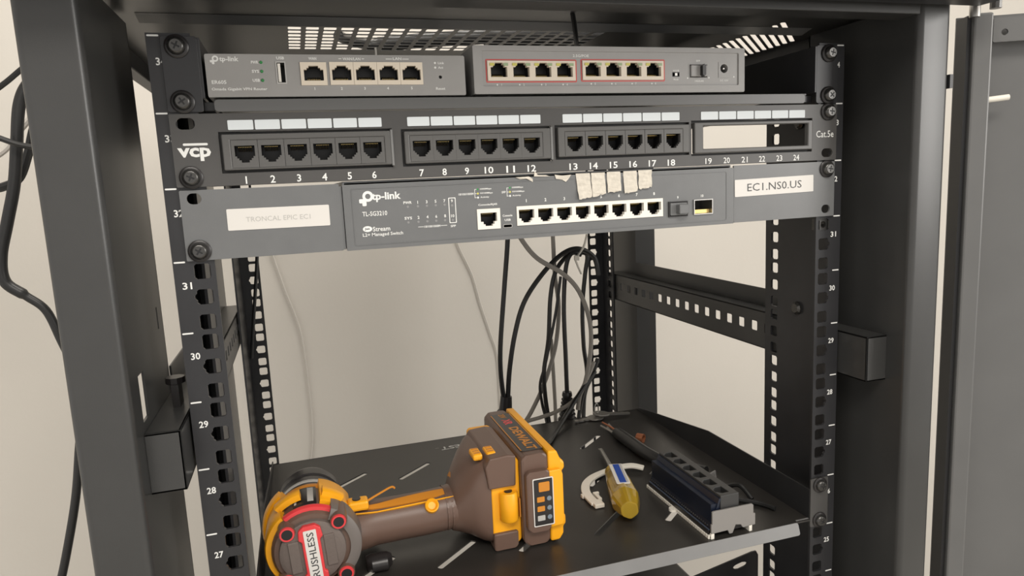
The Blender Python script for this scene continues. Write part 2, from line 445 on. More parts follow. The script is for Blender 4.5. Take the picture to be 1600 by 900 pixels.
# bottom frame standing on the floor
mb = MB()
for x0, x1, y0, y1 in ((-.30, .30, -.05, -.01), (-.30, .30, .50, .54), (-.30, -.26, -.01, .50), (.26, .30, -.01, .50)): mb.box(x0, x1, y0, y1, .03, .08)
mb.build('base_frame', coat_black, rack, bevel=.002)
for x in (-.27, .27):
    for y in (-.02, .51): MB().cyl((x, y, 0), (x, y, .03), .02, 14).build('levelling_foot', tool_black, rack)
# open door on the right hinge side
th = math.radians(155); D = Vector((-math.cos(th), -math.sin(th), 0)); Nn = Vector((-D.y, D.x, 0))
if Nn.x > 0: Nn = -Nn                                    # towards the inside of the door, facing the viewer
H = Vector((.3135, -.053, 0))
DF = (H, D, Z3, Nn)
DT = 1.6255
door_coat = mat('door_grey_coat', (0.105, 0.105, 0.104), 0.38, noise=0.05, nscale=20)
door = MB().prism([rect(0, .58, .06, DT)], DF, -.022, -.0205).build('door', door_coat, rack)
MB().prism([rect(.0030, .0165, .06, DT - .001)], DF, -.012, 0).build('door_frame_upright', door_coat, door, bevel=.0015)
MB().prism([rrect(.0205, .5, DT - .0215, DT - .004, .001), circle(.0285, DT - .0145, .0024, 12)], DF, -.010, -.0085).build('door_top_stiffener', door_coat, door)
MB().prism([rect(0, .0028, .06, DT - .002)], DF, -.0204, -.004).build('door_edge_strip', cavity, door)  # black strip along the hinge-side edge of the door
p0 = H + D * .0160 + Nn * -.006 + Z3 * 1.5618; p1 = p0 + D * .016 + Nn * .001 + Z3 * .0012
MB().cyl(p0, p1, .0022, 12).build('lock_rod_end', white_plastic, door)
p0 = H + D * .003 + Z3 * (DT - .004)
MB().lathe(p0, (0, 0, 1), [(0, .0036), (.009, .0036), (.011, .0026), (.022, .0024)], 14).build('hinge_pin', steel, door, smooth=True)
MB().box(.3005, .3035, -.050, -.040, 1.5715, 1.5815).build('hinge_tab', coat_black, door)
p0 = H + D * .022 + Nn * -.01 + Z3 * (DT + .003)
MB().cyl(p0, p0 + Z3 * .01, .004, 10).build('hinge_screw', dark_steel, door)

# ------------------------------------------------------------------ screws shared by rack gear
def cross_loop(r, w):
    return [(w, w), (w, r), (-w, r), (-w, w), (-r, w), (-r, -w), (-w, -w), (-w, -r), (w, -r), (w, -w), (r, -w), (r, w)][::-1]
washer_me = MB().lathe((0, 0, 0), (0, -1, 0), [(0, .0068), (.0010, .0068), (.0016, .0060), (.0016, .0046)], 24).mesh('washer', tool_black, smooth=True)
head_me = MB().lathe((0, 0, 0), (0, -1, 0), [(.0012, .0052), (.0026, .0051), (.0040, .0043), (.0046, .0034)], 24)
# recessed cross on top
ann = [circle(0, 0, .0034, 24), [(a * .9, b * .9) for a, b in cross_loop(.0026, .00055)]]
head_me.prism(ann, FRONT(0), .0044, .0048)
head_me = head_me.mesh('screw_head', dark_steel, smooth=True)
recess_me = MB().prism([(a * .95, b * .95) for a, b in cross_loop(.0026, .0006)], FRONT(0), .0045, .00465).mesh('cross_recess', cavity)
def screw(parent, x, y, z, rot=0.0):
    o = inst('rack_screw', head_me, parent, (x, y, z), (0, rot, 0))
    subinst('washer', washer_me, o); subinst('cross_recess', recess_me, o)
    return o

# ------------------------------------------------------------------ top shelf (U34)
ZS = 1.5745
sh = thing('rack_shelf', 'black steel cantilever shelf at the top of the rack, carrying two small network boxes', 'shelf', (0, .1, ZS))
MB().box(-.2155, .2125, -.001, .26, ZS - .0012, ZS).build('shelf_plate', shelf_coat, sh)
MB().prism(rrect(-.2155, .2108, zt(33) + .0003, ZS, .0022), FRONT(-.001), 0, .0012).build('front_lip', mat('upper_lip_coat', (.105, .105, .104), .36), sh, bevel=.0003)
for sx in (-1, 1):
    x0, x1 = sorted((sx * .2215, sx * .2413))
    lp = [rrect(x0, x1, zt(33) + .0004, zt(34) - .0004, .0015)]
    ear = MB().prism(lp, FRONT(0), .0002, .0016)
    ear.box(*sorted((sx * .2200, sx * .2216)), -.0016, .24, zt(33) + .0085, zt(34) - .0012)
    ear.box(*sorted((sx * .2110, sx * .2216)), .004, .0055, ZS - .006, ZS - .001)
    ear.build('shelf_ear', rail_coat, sh, bevel=.0006)
screw(sh, -.23255, -.0016, zt(34) - HOLE[0], .5); screw(sh, -.23255, -.0016, zt(34) - HOLE[2], 1.0)
screw(sh, .23255, -.0016, zt(34) - HOLE[0], .25); screw(sh, .23255, -.0016, zt(34) - HOLE[2], .8)

# ------------------------------------------------------------------ network gear helpers
def shell_box(parent, name, x0, x1, y0, y1, z0, z1, m, t=.0012):
    mb = MB().prism([rect(x0, x1, z0, z1), rect(x0 + t, x1 - t, z0 + t, z1 - t)], FRONT(0), -y1, -y0)
    mb.box(x0 + t, x1 - t, y1 - t, y1, z0 + t, z1 - t)
    return mb.build(name, m, parent, bevel=.0004)
def rj_loop(w, h, up, steps, cx=0, cz=0):
    """main opening w x h, then narrowing steps [(width,height)...] on one side"""
    s = 1 if up else -1
    right = [(w / 2, -s * h / 2), (w / 2, s * h / 2)]
    z = h / 2
    for sw, shh in steps:
        right += [(sw / 2, s * z), (sw / 2, s * (z + shh))]; z += shh
    left = [(-a, b) for a, b in reversed(right)]
    return [(cx + a, cz + b) for a, b in right + left]
def jack_meshes(prefix, cw, ch, w, h, up, steps, cz, mframe, depth=.010, proud=.0006):
    fr = MB().prism([rect(-cw / 2, cw / 2, -ch / 2, ch / 2), rj_loop(w, h, up, steps, 0, cz)], FRONT(0), -.003, proud).mesh(prefix + '_jack', mframe)
    cv = MB()
    zlo, zhi = (cz - h / 2, cz + h / 2 + sum(s[1] for s in steps)) if up else (cz - h / 2 - sum(s[1] for s in steps), cz + h / 2)
    e = .0004
    cv.prism([rect(-w / 2 - e, w / 2 + e, zlo - e, zhi + e), rect(-w / 2, w / 2, zlo, zhi)], FRONT(0), -depth, -.0029)
    cv.box(-w / 2 - e, w / 2 + e, depth, depth + .0005, zlo - e, zhi + e)
    cvm = cv.mesh(prefix + '_cavity', cavity)
    ct = MB()
    zc = (cz - h / 2 + .0009) if up else (cz + h / 2 - .0009)
    for i in range(8):
        x = (i - 3.5) * .00102
        ct.quadbox([(x - .00022, .0035, zc), (x + .00022, .0035, zc), (x + .00022, .0095, zc + (.0022 if up else -.0022)), (x - .00022, .0095, zc + (.0022 if up else -.0022)),
                    (x - .00022, .0035, zc + .0003), (x + .00022, .0035, zc + .0003), (x + .00022, .0095, zc + (.0025 if up else -.0019)), (x - .00022, .0095, zc + (.0025 if up else -.0019))])
    return fr, cvm, ct.mesh(prefix + '_contacts', gold)
def jack(meshes, parent, x, y, z, leds=None):
    o = inst('jack', meshes[0], parent, (x, y, z))
    subinst('socket', meshes[1], o); subinst('contacts', meshes[2], o)
    return o
def brand_mark(parent, x, y, z, s):
    """ring-and-cross emblem left of the word mark; s = overall height"""
    r = s * .36
    mb = MB().prism([circle(x + .1 * s, z + .14 * s, r, 24), circle(x + .1 * s, z + .14 * s, r * .50, 18)], FRONT(y), 0, .0001)
    w = s * .12
    mb.prism(rrect(x - .5 * s, x - .02 * s, z - .30 * s, z - .02 * s, w * .6), FRONT(y), 0, .00016)
    mb.prism(rrect(x - .30 * s, x - .02 * s, z - .5 * s, z - .1 * s, w * .6), FRONT(y), 0, .00022)
    return mb.build('emblem', white_print, parent)

# ------------------------------------------------------------------ router (left on the top shelf)
RB = .0013 + ZS
ro = thing('router', 'small grey wired router with five cream ports and a USB socket on the top shelf', 'router', (-.139, .05, ZS))
RY = 0.0; RX0, RX1, RZ0, RZ1 = -.2182, -.0594, RB, 1.6010
shell_box(ro, 'case', RX0, RX1, RY, RY + .10, RZ0, RZ1, router_coat)
banks = [rect(-.1641, -.1481, 1.5824, 1.5964), rect(-.1464, -.0876, 1.5826, 1.5966), rect(-.1783, -.1724, 1.5834, 1.5968)]
fp = MB().prism([rrect(RX0, RX1, RZ0, RZ1, .001)] + banks + [circle(-.0761, 1.5874, .0011, 10)] + [circle(-.1866, z, .0010, 10) for z in (1.5962, 1.5909, 1.5856)], FRONT(RY), 0, .0012).build('faceplate', router_coat, ro)
MB().box(RX0 + .002, RX1 - .002, .013, .0135, RZ0 + .002, RZ1 - .002).build('inner_plate', cavity, ro)
jm = jack_meshes('router', .01455, .0139, .0117, .0066, True, [(.0082, .0011), (.0058, .0012)], -.0008, cream)
jm1 = jack_meshes('router_wan', .0158, .0139, .0117, .0066, True, [(.0082, .0011), (.0058, .0012)], -.0008, cream)
jack(jm1, ro, -.1561, RY - .0012, 1.5894)
for i in range(4): jack(jm, ro, -.1391 + i * .01470, RY - .0012, 1.5896)
us = MB().prism([rect(-.1783, -.1724, 1.5834, 1.5968), rect(-.1776, -.1731, 1.5842, 1.5960)], FRONT(RY), -.008, .0016).build('usb_socket', steel, ro)
MB().box(-.1772, -.1756, RY - .0008, RY + .008, 1.5846, 1.5956).build('tongue', white_jack, us)
MB().prism([circle(-.0761, 1.5874, .0011, 10)], FRONT(RY), -.003, -.001).build('reset_hole', cavity, ro)
for z, s in ((1.5962, 'PWR'), (1.5909, 'SYS'), (1.5856, 'USB')):
    MB().lathe((-.1866, RY + .0006, z), (0, -1, 0), [(0, .0010), (.0018, .0010), (.0024, .0006)], 12).build('status_light', green_led, ro)
    text(s, -.1902 - .0004 * (3 - len(s)), RY - .0013, z, .0018, ro, w=.0042, bold=.03)
brand_mark(ro, -.2128, RY - .0012, 1.5975, .0050)
text('tp-link', -.2046, RY - .0013, 1.5977, .0036, ro, w=.0108, bold=.03)
text('ER605', -.2114, RY - .0013, 1.5846, .0022, ro, w=.0082, bold=.02)
text('Omada Gigabit VPN Router', -.2001, RY - .0013, 1.5803, .0021, ro, w=.0316, bold=.02)
text('USB', -.1752, RY - .0013, 1.5988, .0017, ro, w=.0046, bold=.03)
text('WAN', -.1562, RY - .0013, 1.5986, .0017, ro, w=.0048, bold=.03)
text('WAN/LAN', -.1324, RY - .0013, 1.5985, .0017, ro, w=.0110, bold=.02)
text('LAN', -.1037, RY - .0013, 1.5988, .0016, ro, w=.0055, bold=.02)
for x0, x1 in ((-.1404, -.1387), (-.1261, -.1246), (-.1110, -.1070), (-.1004, -.0962)): MB().prism(rect(x0, x1, 1.5984, 1.5988), FRONT(RY - .0012), 0, .0001).build('bracket_line', white_print, ro)
for i, x in enumerate((-.1562, -.1398, -.1254, -.1108, -.0954)): text(str(i + 1), x, RY - .0013, 1.5805, .0017, ro, bold=.03)
for z in (1.5963, 1.5934):
    MB().prism(circle(-.0792, z, .0007, 10), FRONT(RY - .0012), 0, .0001).build('legend_dot', white_print, ro)
text('Link', -.0752, RY - .0013, 1.5963, .0015, ro, w=.0042, bold=.02); text('Act', -.0756, RY - .0013, 1.5934, .0015, ro, w=.0034, bold=.02)
text('Reset', -.0764, RY - .0013, 1.5801, .0017, ro, w=.0062, bold=.02)
for x in (-.205, -.073):
    for y in (.012, .088): MB().cyl((x, y, ZS), (x, y, RB + .0003), .005, 12).build('rubber_foot', tool_black, ro)
# cable tie standing up behind it
ti = MB().tube(spline([(-.112, .035, 1.6013), (-.1123, .036, 1.606), (-.1125, .036, 1.6125)]), .001, flat=(.0016, .0006))
ti.box(-.1105, -.1075, .034, .038, 1.6045, 1.6075)
tag(ti.build('cable_tie', white_plastic), 'short cut cable tie end standing up on the small router', 'cable tie')

# ------------------------------------------------------------------ PoE switch (right on the top shelf)
po = thing('network_switch', 'small grey eight port switch with red outlined ports on the top shelf', 'network switch', (.052, .05, ZS))
PX0, PX1, PZ0, PZ1 = -.0535, .1565, ZS + .0018, 1.6080
PY = 0.0
shell_box(po, 'case', PX0, PX1, PY, PY + .115, PZ0, PZ1, poe_coat)
ix0, ix1, iz0, iz1 = -.0472, .1512, 1.5815, 1.6044
MB().prism([rrect(PX0, PX1, PZ0, PZ1, .0012), rrect(ix0, ix1, iz0, iz1, .0008)], FRONT(PY), -.001, .0012).build('face_surround', poe_coat, po, bevel=.0006)
g1 = rect(-.0437, .0196, 1.5850, 1.5980); g2 = rect(.0250, .0884, 1.5854, 1.5984)
sw_r = rect(.0957, .1017, 1.5876, 1.5908); sfp_r = rect(.1093, .1254, 1.5864, 1.5968); dc_r = rect(.1343, .1440, 1.5868, 1.5980)
MB().prism([rect(ix0, ix1, iz0, iz1), g1, g2, sw_r, sfp_r, dc_r], FRONT(PY), -.0004, .0003).build('faceplate', poe_coat, po)
MB().box(PX0 + .002, PX1 - .002, .013, .0135, PZ0 + .002, PZ1 - .002).build('inner_plate', cavity, po)
for (a0, a1, b0, b1) in ((-.0437, .0196, 1.5850, 1.5980), (.0250, .0884, 1.5854, 1.5984)):
    MB().prism([rrect(a0 - .0011, a1 + .0011, b0 - .0011, b1 + .0011, .0008), rect(a0 - .0004, a1 + .0004, b0 - .0004, b1 + .0004)], FRONT(PY - .0003), 0, .0002).build('red_outline', red_print, po)
jp = jack_meshes('poe', .01583, .0130, .0115, .0066, True, [(.0080, .0016), (.0055, .0012)], -.0008, cream)
lm1 = MB().prism(rect(-.0016, .0016, -.0009, .0009), FRONT(0), 0, .0003).mesh('port_light', amber_led)
lm2 = MB().prism(rect(-.0016, .0016, -.0009, .0009), FRONT(0), 0, .0003).mesh('port_light', mat('pale_green_led', (.30, .38, .22), .3))
k = 0
for gx, gz in ((-.0437, 1.5915), (.0250, 1.5919)):
    for i in range(4):
        k += 1; x = gx + .01583 * (i + .5)
        j = jack(jp, po, x, PY - .0006, gz)
        for sx, lm in ((-1, lm1), (1, lm2)):
            q = subinst('port_light', lm, j); q.location = (sx * .0048, -.0007, .0041)
        MB().prism(circle(x - .0014, gz - .0091, .00055, 10), FRONT(PY - .0003), 0, .0001).build('port_dot', white_print, po)
        text(str(k), x + .0016, PY - .0004, gz - .0091, .0014, po, bold=.02)
text('2.5G/POE', .0242, PY - .0004, 1.6017, .0018, po, w=.0120, bold=.015)
b = MB().prism([sw_r, rect(.0962, .1012, 1.5880, 1.5904)], FRONT(PY), -.004, .0003).build('mode_slide_switch', cavity, po)
MB().box(.0978, .0998, PY - .0006, PY + .002, 1.5882, 1.5902).build('slider', steel, b)
s = MB().prism([sfp_r, rect(.1100, .1247, 1.5870, 1.5962)], FRONT(PY), -.01, .0005).build('uplink_cage', poe_coat, po)
MB().box(.1106, .1244, PY - .0016, PY + .008, 1.5876, 1.5958).build('dust_plug', poe_coat, s, bevel=.0006)
MB().prism([(-.0014, -.003), (0, -.0044), (.0014, -.003), (.0014, .003), (0, .0044), (-.0014, .003)], (Vector((.1196, PY - .0016, 1.5916)), X3, Z3, -Y3), 0, .0035).build('dust_plug_grip', tool_black, s)
d = MB().prism([dc_r, circle(.1391, 1.5934, .0032, 18)], FRONT(PY), -.008, .0006).build('power_inlet', poe_coat, po)
MB().lathe((.1391, PY + .008, 1.5934), (0, -1, 0), [(0, .0010), (.0075, .0010), (.0082, .0005)], 10).build('centre_pin', steel, d)
MB().box(.1355, .1428, PY + .008, PY + .0085, 1.589, 1.597).build('inlet_back', cavity, d)
for s_, x, z, w in (('V/S/E', .0987, 1.5918, .0050), ('Mode', .0987, 1.5857, .0040), ('SFP', .1172, 1.5988, .0035), ('10G/2.5G', .1180, 1.5845, .0075), ('DC 52V', .1392, 1.5848, .0072)): text(s_, x, PY - .0004, z, .0013, po, w=w, bold=.02)
for x, z in ((.1084, 1.5866), (.1262, 1.5868), (.1476, 1.5874)): MB().prism(circle(x, z, .0006, 10), FRONT(PY - .0003), 0, .0001).build('legend_dot', white_print, po)
for x in (-.042, .145):
    for y in (.014, .10): MB().cyl((x, y, ZS), (x, y, PZ0 + .0003), .005, 12).build('rubber_foot', tool_black, po)

# ------------------------------------------------------------------ patch panel (U33)
pp = thing('patch_panel', 'black 24 port patch panel with white label strip and one empty port window', 'patch panel', (0, .01, zt(32)))
PF = -.002
pz0, pz1 = zt(32) + .0006, zt(33) - .0006
def slot_hole(cx, cz, w=.0105, h=.0068): return rrect(cx - w / 2, cx + w / 2, cz - h / 2, cz + h / 2, h * .49, 5)
BL = [(-.2150, -.1106, 1.5305, 1.5552), (-.1046, -.0006, 1.5305, 1.5545), (.0022, .1082, 1.5312, 1.5548), (.1100, .2178, 1.5302, 1.5558)]
holes = [slot_hole(sx * .23255, zt(33) - h) for sx, h in ((-1, HOLE[0]), (-1, HOLE[2]), (1, HOLE[0]), (1, HOLE[2]))]
MB().prism([rrect(-.2413, .2413, pz0, pz1, .001)] + [rect(*b) for b in BL] + holes, FRONT(0), .0002, .002).build('faceplate', panel_coat, pp, bevel=.0003, seg=1)
# top and bottom returns of the folded faceplate
MB().box(-.222, .222, -.001, .012, pz1 - .0012, pz1).build('top_return', panel_coat, pp)
MB().box(-.222, .222, -.001, .012, pz0, pz0 + .0012).build('bottom_return', panel_coat, pp)
jpm = jack_meshes('patch', .0152, .0165, .0116, .0064, False, [(.0094, .0012), (.0072, .0012), (.0046, .0014)], .0018, block_plastic, depth=.012, proud=.0003)
JX = [[-.2008 + .01542 * i for i in range(6)], [-.0919 + .01528 * i for i in range(6)], [.0164 + .01550 * i for i in range(6)]]
for bi, (x0, x1, z0, z1) in enumerate(BL):
    g = .0016
    blk_outer = rect(x0 + g, x1 - g * .6, z0 + g, z1 - g)
    if bi < 3:
        zc = 1.5417; jx = JX[bi]
        cell = rect(jx[0] - .0077, jx[5] + .0077, zc - .0083, zc + .0083)
        bb = MB().prism([blk_outer, cell], FRONT(PF), -.004, .0022).build('port_block', block_plastic, pp, bevel=.0007)
        MB().prism([rect(x0, x1, z0, z1), blk_outer], FRONT(0), -.006, -.0005).build('block_rim', groove, pp)
        if bi in (0, 1): MB().box(x1 - .0012, x1 + .0002, -.0045, -.0005, z0 + .001, z1 - .001).build('block_edge', lit_lip_coat, pp)
        for i, x in enumerate(jx): jack(jpm, bb, x, PF - .0018, zc)
        MB().box(x0 + .003, x1 - .003, .013, .03, z0 + .001, z1 - .001).build('termination_body', tool_black, pp)
    else:
        MB().prism([blk_outer, rect(.1190, .2123, 1.5350, 1.5517)], FRONT(PF), -.002, .0022).build('empty_port_frame', block_plastic, pp, bevel=.0007)
        MB().prism([rect(x0, x1, z0, z1), blk_outer], FRONT(0), -.004, -.0005).build('block_rim', groove, pp)
card = MB().prism(rrect(-.0073, .0073, -.0029, .0029, .0005, 2), FRONT(0), 0, .0004)
CX = [(-.2096, -.1162), (-.1005, -.0077), (.0078, .1005), (.1176, .2110)]
n = 0
numx = [(-.2017, -.1237), (-.0927, -.0158), (.0153, .0931), (.1245, .2032)]
card_me = card.mesh('label_card', paper)
for bi in range(4):
    a, b = CX[bi]; pw = (b - a) / 6
    na, nb = numx[bi]
    for i in range(6):
        n += 1
        inst('label_card', card_me, pp, (a + pw * (i + .5), PF, 1.5592))
        text(str(n), na + (nb - na) * i / 5, PF - .00015, 1.5260, .0046 if n < 19 else .0043, pp, bold=.015 if n < 19 else .004, name='port_number', w=(.0062 if n < 19 else .0054) if n > 9 else None)
text('vcp', -.2293, PF - .00015, 1.5424, .0080, pp, w=.0185, bold=.035, name='emblem')
MB().prism(rrect(-.2352, -.2214, 1.5476, 1.5490, .0006), FRONT(PF), 0, .00012).build('emblem_bar', white_print, pp)
text('Cat.5e', .2300, PF - .00015, 1.5434, .0052, pp, w=.0165, bold=.004)
screw(pp, -.23255, PF, zt(33) - HOLE[2], .4); screw(pp, .23255, PF, zt(33) - HOLE[0], .1)

# ------------------------------------------------------------------ managed switch (U32)
ms = thing('network_switch', 'wide grey rack switch with ten ports, masking tape tabs and white ear stickers', 'network switch', (0, .05, zt(31)))
mz0, mz1 = 1.4780, 1.5203
SF = -.003
shell_box(ms, 'case', -.1445, .1452, .0, .18, mz0 + .0005, 1.5224, switch_coat)
fx0, fx1 = -.1448, .1458
con = rect(-.0569, -.0406, 1.4861, 1.5000); bank = rect(-.0286, .0848, 1.4871, 1.5004); s9 = rect(.0894, .1054, 1.4860, 1.4974); s10 = rect(.1106, .1268, 1.4866, 1.4978)
usb = rrect(-.0388, -.0322, 1.4862, 1.4886, .0008, 2)
leds = []
for i in range(5):
    x = -.1036 + (0 if i == 0 else .0067 + (i - 1) * .0060)
    leds.append((x, 1.5043)); leds.append((x - .0003, 1.4940))
leds += [(-.0738, 1.5036), (-.0738, 1.4938)]
MB().prism([rrect(fx0, fx1, mz0, mz1, .0006), con, bank, s9, s10, usb], FRONT(0), .0002, .003).build('faceplate', switch_coat, ms, bevel=.0006)
MB().prism([rrect(-.1395, .1395, mz0 + .0028, mz1 - .0026, .0012), rrect(-.1391, .1391, mz0 + .0032, mz1 - .0030, .0010)], FRONT(SF), 0, .0003).build('face_ridge', switch_coat, ms)
MB().box(fx0 + .002, fx1 - .002, .0135, .014, mz0 + .002, mz1 - .002).build('inner_plate', cavity, ms)
led_me = MB().prism(circle(0, 0, .0008, 10), FRONT(0), 0, .0002).mesh('status_light', mat('unlit_lens', (.22, .22, .22), .3))
for x, z in leds: inst('status_light', led_me, ms, (x, SF, z))
jmm = jack_meshes('managed', .01417, .0133, .0112, .0060, False, [(.0078, .0018), (.0052, .0012)], .0012, white_jack)
jc = jack_meshes('console', .0163, .0139, .0116, .0060, False, [(.0078, .0018), (.0052, .0012)], .0012, white_jack)
for i in range(8): jack(jmm, ms, -.0286 + .014175 * (i + .5), SF, 1.49375)
jack(jc, ms, -.04875, SF, 1.49305)
u_ = MB().prism([rrect(-.0389, -.0321, 1.4861, 1.4887, .0009, 2), rrect(-.0385, -.0325, 1.4865, 1.4883, .0007, 2)], FRONT(0), -.004, .0034).build('usb_socket', steel, ms)
for k_, r_ in ((0, s9), (1, s10)):
    xs = [p[0] for p in r_]; zs = [p[1] for p in r_]; x0, x1, z0, z1 = min(xs), max(xs), min(zs), max(zs)
    c_ = MB().prism([rect(x0, x1, z0, z1), rect(x0 + .0006, x1 - .0006, z0 + .0006, z1 - .0006)], FRONT(0), -.013, .0042).build('uplink_cage', steel if k_ else tool_black, ms)
    if k_ == 0:
        MB().box(x0 + .0012, x1 - .0006, SF - .0015, .01, z0 + .001, z1 - .001).build('dust_plug', switch_coat, c_, bevel=.0006)
        MB().box(x0 + .006, x1 - .0022, SF - .0065, SF - .0015, z0 + .0022, z1 - .0022).build('dust_plug_grip', switch_coat, c_, bevel=.0006)
    else:
        MB().box(x0 + .0008, x1 - .0008, .012, .0125, z0 + .0008, z1 - .0008).build('cage_back', cavity, c_)
        MB().prism(rect(x0 + .001, x1 - .001, z0 + .0008, z0 + .0035), FRONT(0), -.008, .001).build('contact_edge', gold, c_)
brand_mark(ms, -.1300, SF, 1.5110, .0096)
text('tp-link', -.1172, SF - .00015, 1.5115, .0062, ms, w=.0188, bold=.03)
text('TL-SG3210', -.1254, SF - .00015, 1.5011, .0030, ms, w=.0160, bold=.012)
MB().prism(circle(-.1308, 1.4913, .0019, 18, 1.6, 1), FRONT(SF), 0, .0001).build('stream_emblem', white_print, ms)
text('Jet', -.1310, SF - .0002, 1.4913, .0018, ms, w=.0034, m=switch_coat, bold=.03)
text('Stream', -.1218, SF - .00015, 1.4910, .0030, ms, w=.0112, bold=.012)
text('L2+ Managed Switch', -.1210, SF - .00015, 1.4872, .0028, ms, w=.0262, bold=.012)
text('PWR', -.1036, SF - .00015, 1.5070, .0018, ms, w=.0055, bold=.02); text('SYS', -.1038, SF - .00015, 1.4968, .0018, ms, w=.0050, bold=.02)
for i in range(4):
    text(str(2 * i + 1), -.0969 + i * .0060, SF - .00015, 1.5069, .0020, ms, bold=.02); text(str(2 * i + 2), -.0970 + i * .0060, SF - .00015, 1.4969, .0020, ms, bold=.02)
MB().prism([rrect(-.0762, -.0712, 1.4918, 1.5088, .0005), rrect(-.0757, -.0717, 1.4923, 1.5083, .0004)], FRONT(SF), 0, .0001).build('legend_box', white_print, ms)
text('9', -.0738, SF - .00015, 1.5066, .0020, ms, bold=.02); text('10', -.0738, SF - .00015, 1.4966, .0020, ms, bold=.02)
text('10/100/1000M', -.0880, SF - .00015, 1.4905, .0015, ms, w=.0108, bold=.02)
for x0, x1 in ((-.0976, -.0938), (-.0822, -.0780)): MB().prism(rect(x0, x1, 1.4904, 1.4907), FRONT(SF), 0, .0001).build('legend_line', white_print, ms)
text('SFP', -.0738, SF - .00015, 1.4898, .0015, ms, w=.0036, bold=.02)
for bx, t0, lw in ((-.0580, '10/100/1000M', .0104), (-.0352, 'SFP', .0030)):
    text(t0, bx - lw / 2 - .0005, SF - .00015, 1.5106, .0015, ms, w=lw, bold=.02)
    mb = MB().prism(rect(bx + .0002, bx + .0005, 1.5076, 1.5136), FRONT(SF), 0, .0001)
    for z in (1.5079, 1.5106, 1.5134): mb.prism(rect(bx + .0005, bx + .0016, z - .00015, z + .00015), FRONT(SF), 0, .0001)
    mb.build('legend_line', white_print, ms)
    for z, s_, lm, w_ in ((1.5134, '1000Mbps', green_led, .0080), (1.5106, '10/100Mbps', amber_led, .0088), (1.5079, 'Activity', white_print, .0062)):
        MB().prism(circle(bx + .0025, z, .0007, 10), FRONT(SF), 0, .0001).build('legend_dot', lm, ms)
        text(s_, bx + .0041 + w_ / 2, SF - .00015, z, .0014, ms, w=w_, bold=.02)
text('Console/RJ45', -.0490, SF - .00015, 1.5027, .0017, ms, w=.0134, bold=.02)
text('Console', -.0353, SF - .00015, 1.4946, .0015, ms, w=.0070, bold=.02); text('USB', -.0353, SF - .00015, 1.4916, .0015, ms, w=.0044, bold=.02)
for i in range(8): text(str(i + 1), -.0212 + i * .01415, SF - .00015, 1.5040, .0022, ms, bold=.025, name='port_number')
text('9', .0975, SF - .00015, 1.5002, .0020, ms, bold=.02, name='port_number'); text('10', .1182, SF - .00015, 1.5004, .0020, ms, bold=.02, name='port_number')
# rack ears
EF = -.0018
for sx in (-1, 1):
    x0, x1 = sorted((sx * .1467, sx * .2405))
    lp = [rrect(x0, x1, 1.4784, 1.5218 if sx > 0 else 1.5212, .0008)]
    for h in ((HOLE[0], HOLE[2])): lp.append(slot_hole(sx * .23255, zt(32) - h, .0082, .0066))
    e = MB().prism(lp, FRONT(0), .0002, .0018)
    e.box(*sorted((sx * .1452, sx * .1467)), -.0018, .06, 1.4790, 1.5195)
    e.build('rack_ear', switch_coat, ms, bevel=.0004)
screw(ms, -.23255, EF, zt(32) - HOLE[2], .6); screw(ms, .23255, EF, zt(32) - HOLE[0], .15)
def tilted(cx, cz, w, h, ang, y, t, name, m):
    a = Vector((math.cos(ang), 0, math.sin(ang))); b = Vector((-math.sin(ang), 0, math.cos(ang)))
    return MB().prism(rrect(-w / 2, w / 2, -h / 2, h / 2, .0006, 2), (Vector((cx, y, cz)), a, b, -Y3), 0, t).build(name, m, ms)
sl = tilted(-.1845, 1.5020, .0612, .0132, -.006, EF, .0004, 'sticker_label', sticker)
text('TRONCAL EPIC EC1', -.1850, EF - .0005, 1.5018, .0030, sl, w=.0385, m=grey_print, rot=(PI / 2, .006, 0))
sr = tilted(.1836, 1.5049, .0724, .0130, .014, EF, .0004, 'sticker_label', sticker)
text('EC1.NS0.US', .1835, EF - .0005, 1.5050, .0058, sr, w=.0500, m=black_print, rot=(PI / 2, -.014, 0))
# masking tape tabs and torn remains
def tape_tab(pts, curl):
    mb = MB(); cx = sum(p[0] for p in pts) / len(pts)
    o = (Vector((0, SF, 0)), X3, Z3, -Y3)
    mb.prism(pts, o, .0002, .0006)
    for v in mb.v:
        t = max(0, (1.5215 - v.z) / .018); v.y -= curl * t * t + .0003 * math.sin(v.x * 900 + v.z * 700)
    return mb.build('masking_tape_tab', tape, ms)
def tab(xl, xr, ztop, zl, zr, lean=0):
    pts = [(xl, ztop)]
    n_ = 6
    for i in range(1, n_): pts.append((xl + lean * i / n_ + random.uniform(-.0002, .0002), ztop + (zl - ztop) * i / n_))
    m_ = 7
    for i in range(m_ + 1): pts.append((xl + lean + (xr - xl) * i / m_ - .0004 * (i == m_), zl + (zr - zl) * i / m_ + random.uniform(-.0006, .0006)))
    for i in range(1, n_): pts.append((xr + lean * (1 - i / n_) + random.uniform(-.0002, .0002), zr + (ztop - zr) * i / n_))
    pts.append((xr, ztop))
    return pts
for a in ((.0163, .0268, 1.5210, 1.5030, 1.5046, .0014), (.0279, .0386, 1.5210, 1.5042, 1.5060, .0004), (.0401, .0508, 1.5212, 1.5066, 1.5070, .0003), (.0532, .0638, 1.5212, 1.5052, 1.5064, .0002), (.0652, .0760, 1.5214, 1.5080, 1.5092, -.0002)):
    tape_tab(tab(*a), .0015)
tape_tab([(-.0285, 1.5203), (-.0250, 1.5188), (-.0205, 1.5191), (-.0158, 1.5166), (-.0160, 1.5188), (-.0185, 1.5205)], .0)
tape_tab([(-.0150, 1.5203), (-.0030, 1.5199), (-.0060, 1.5209), (-.0120, 1.5212), (-.0142, 1.5240)], .0)
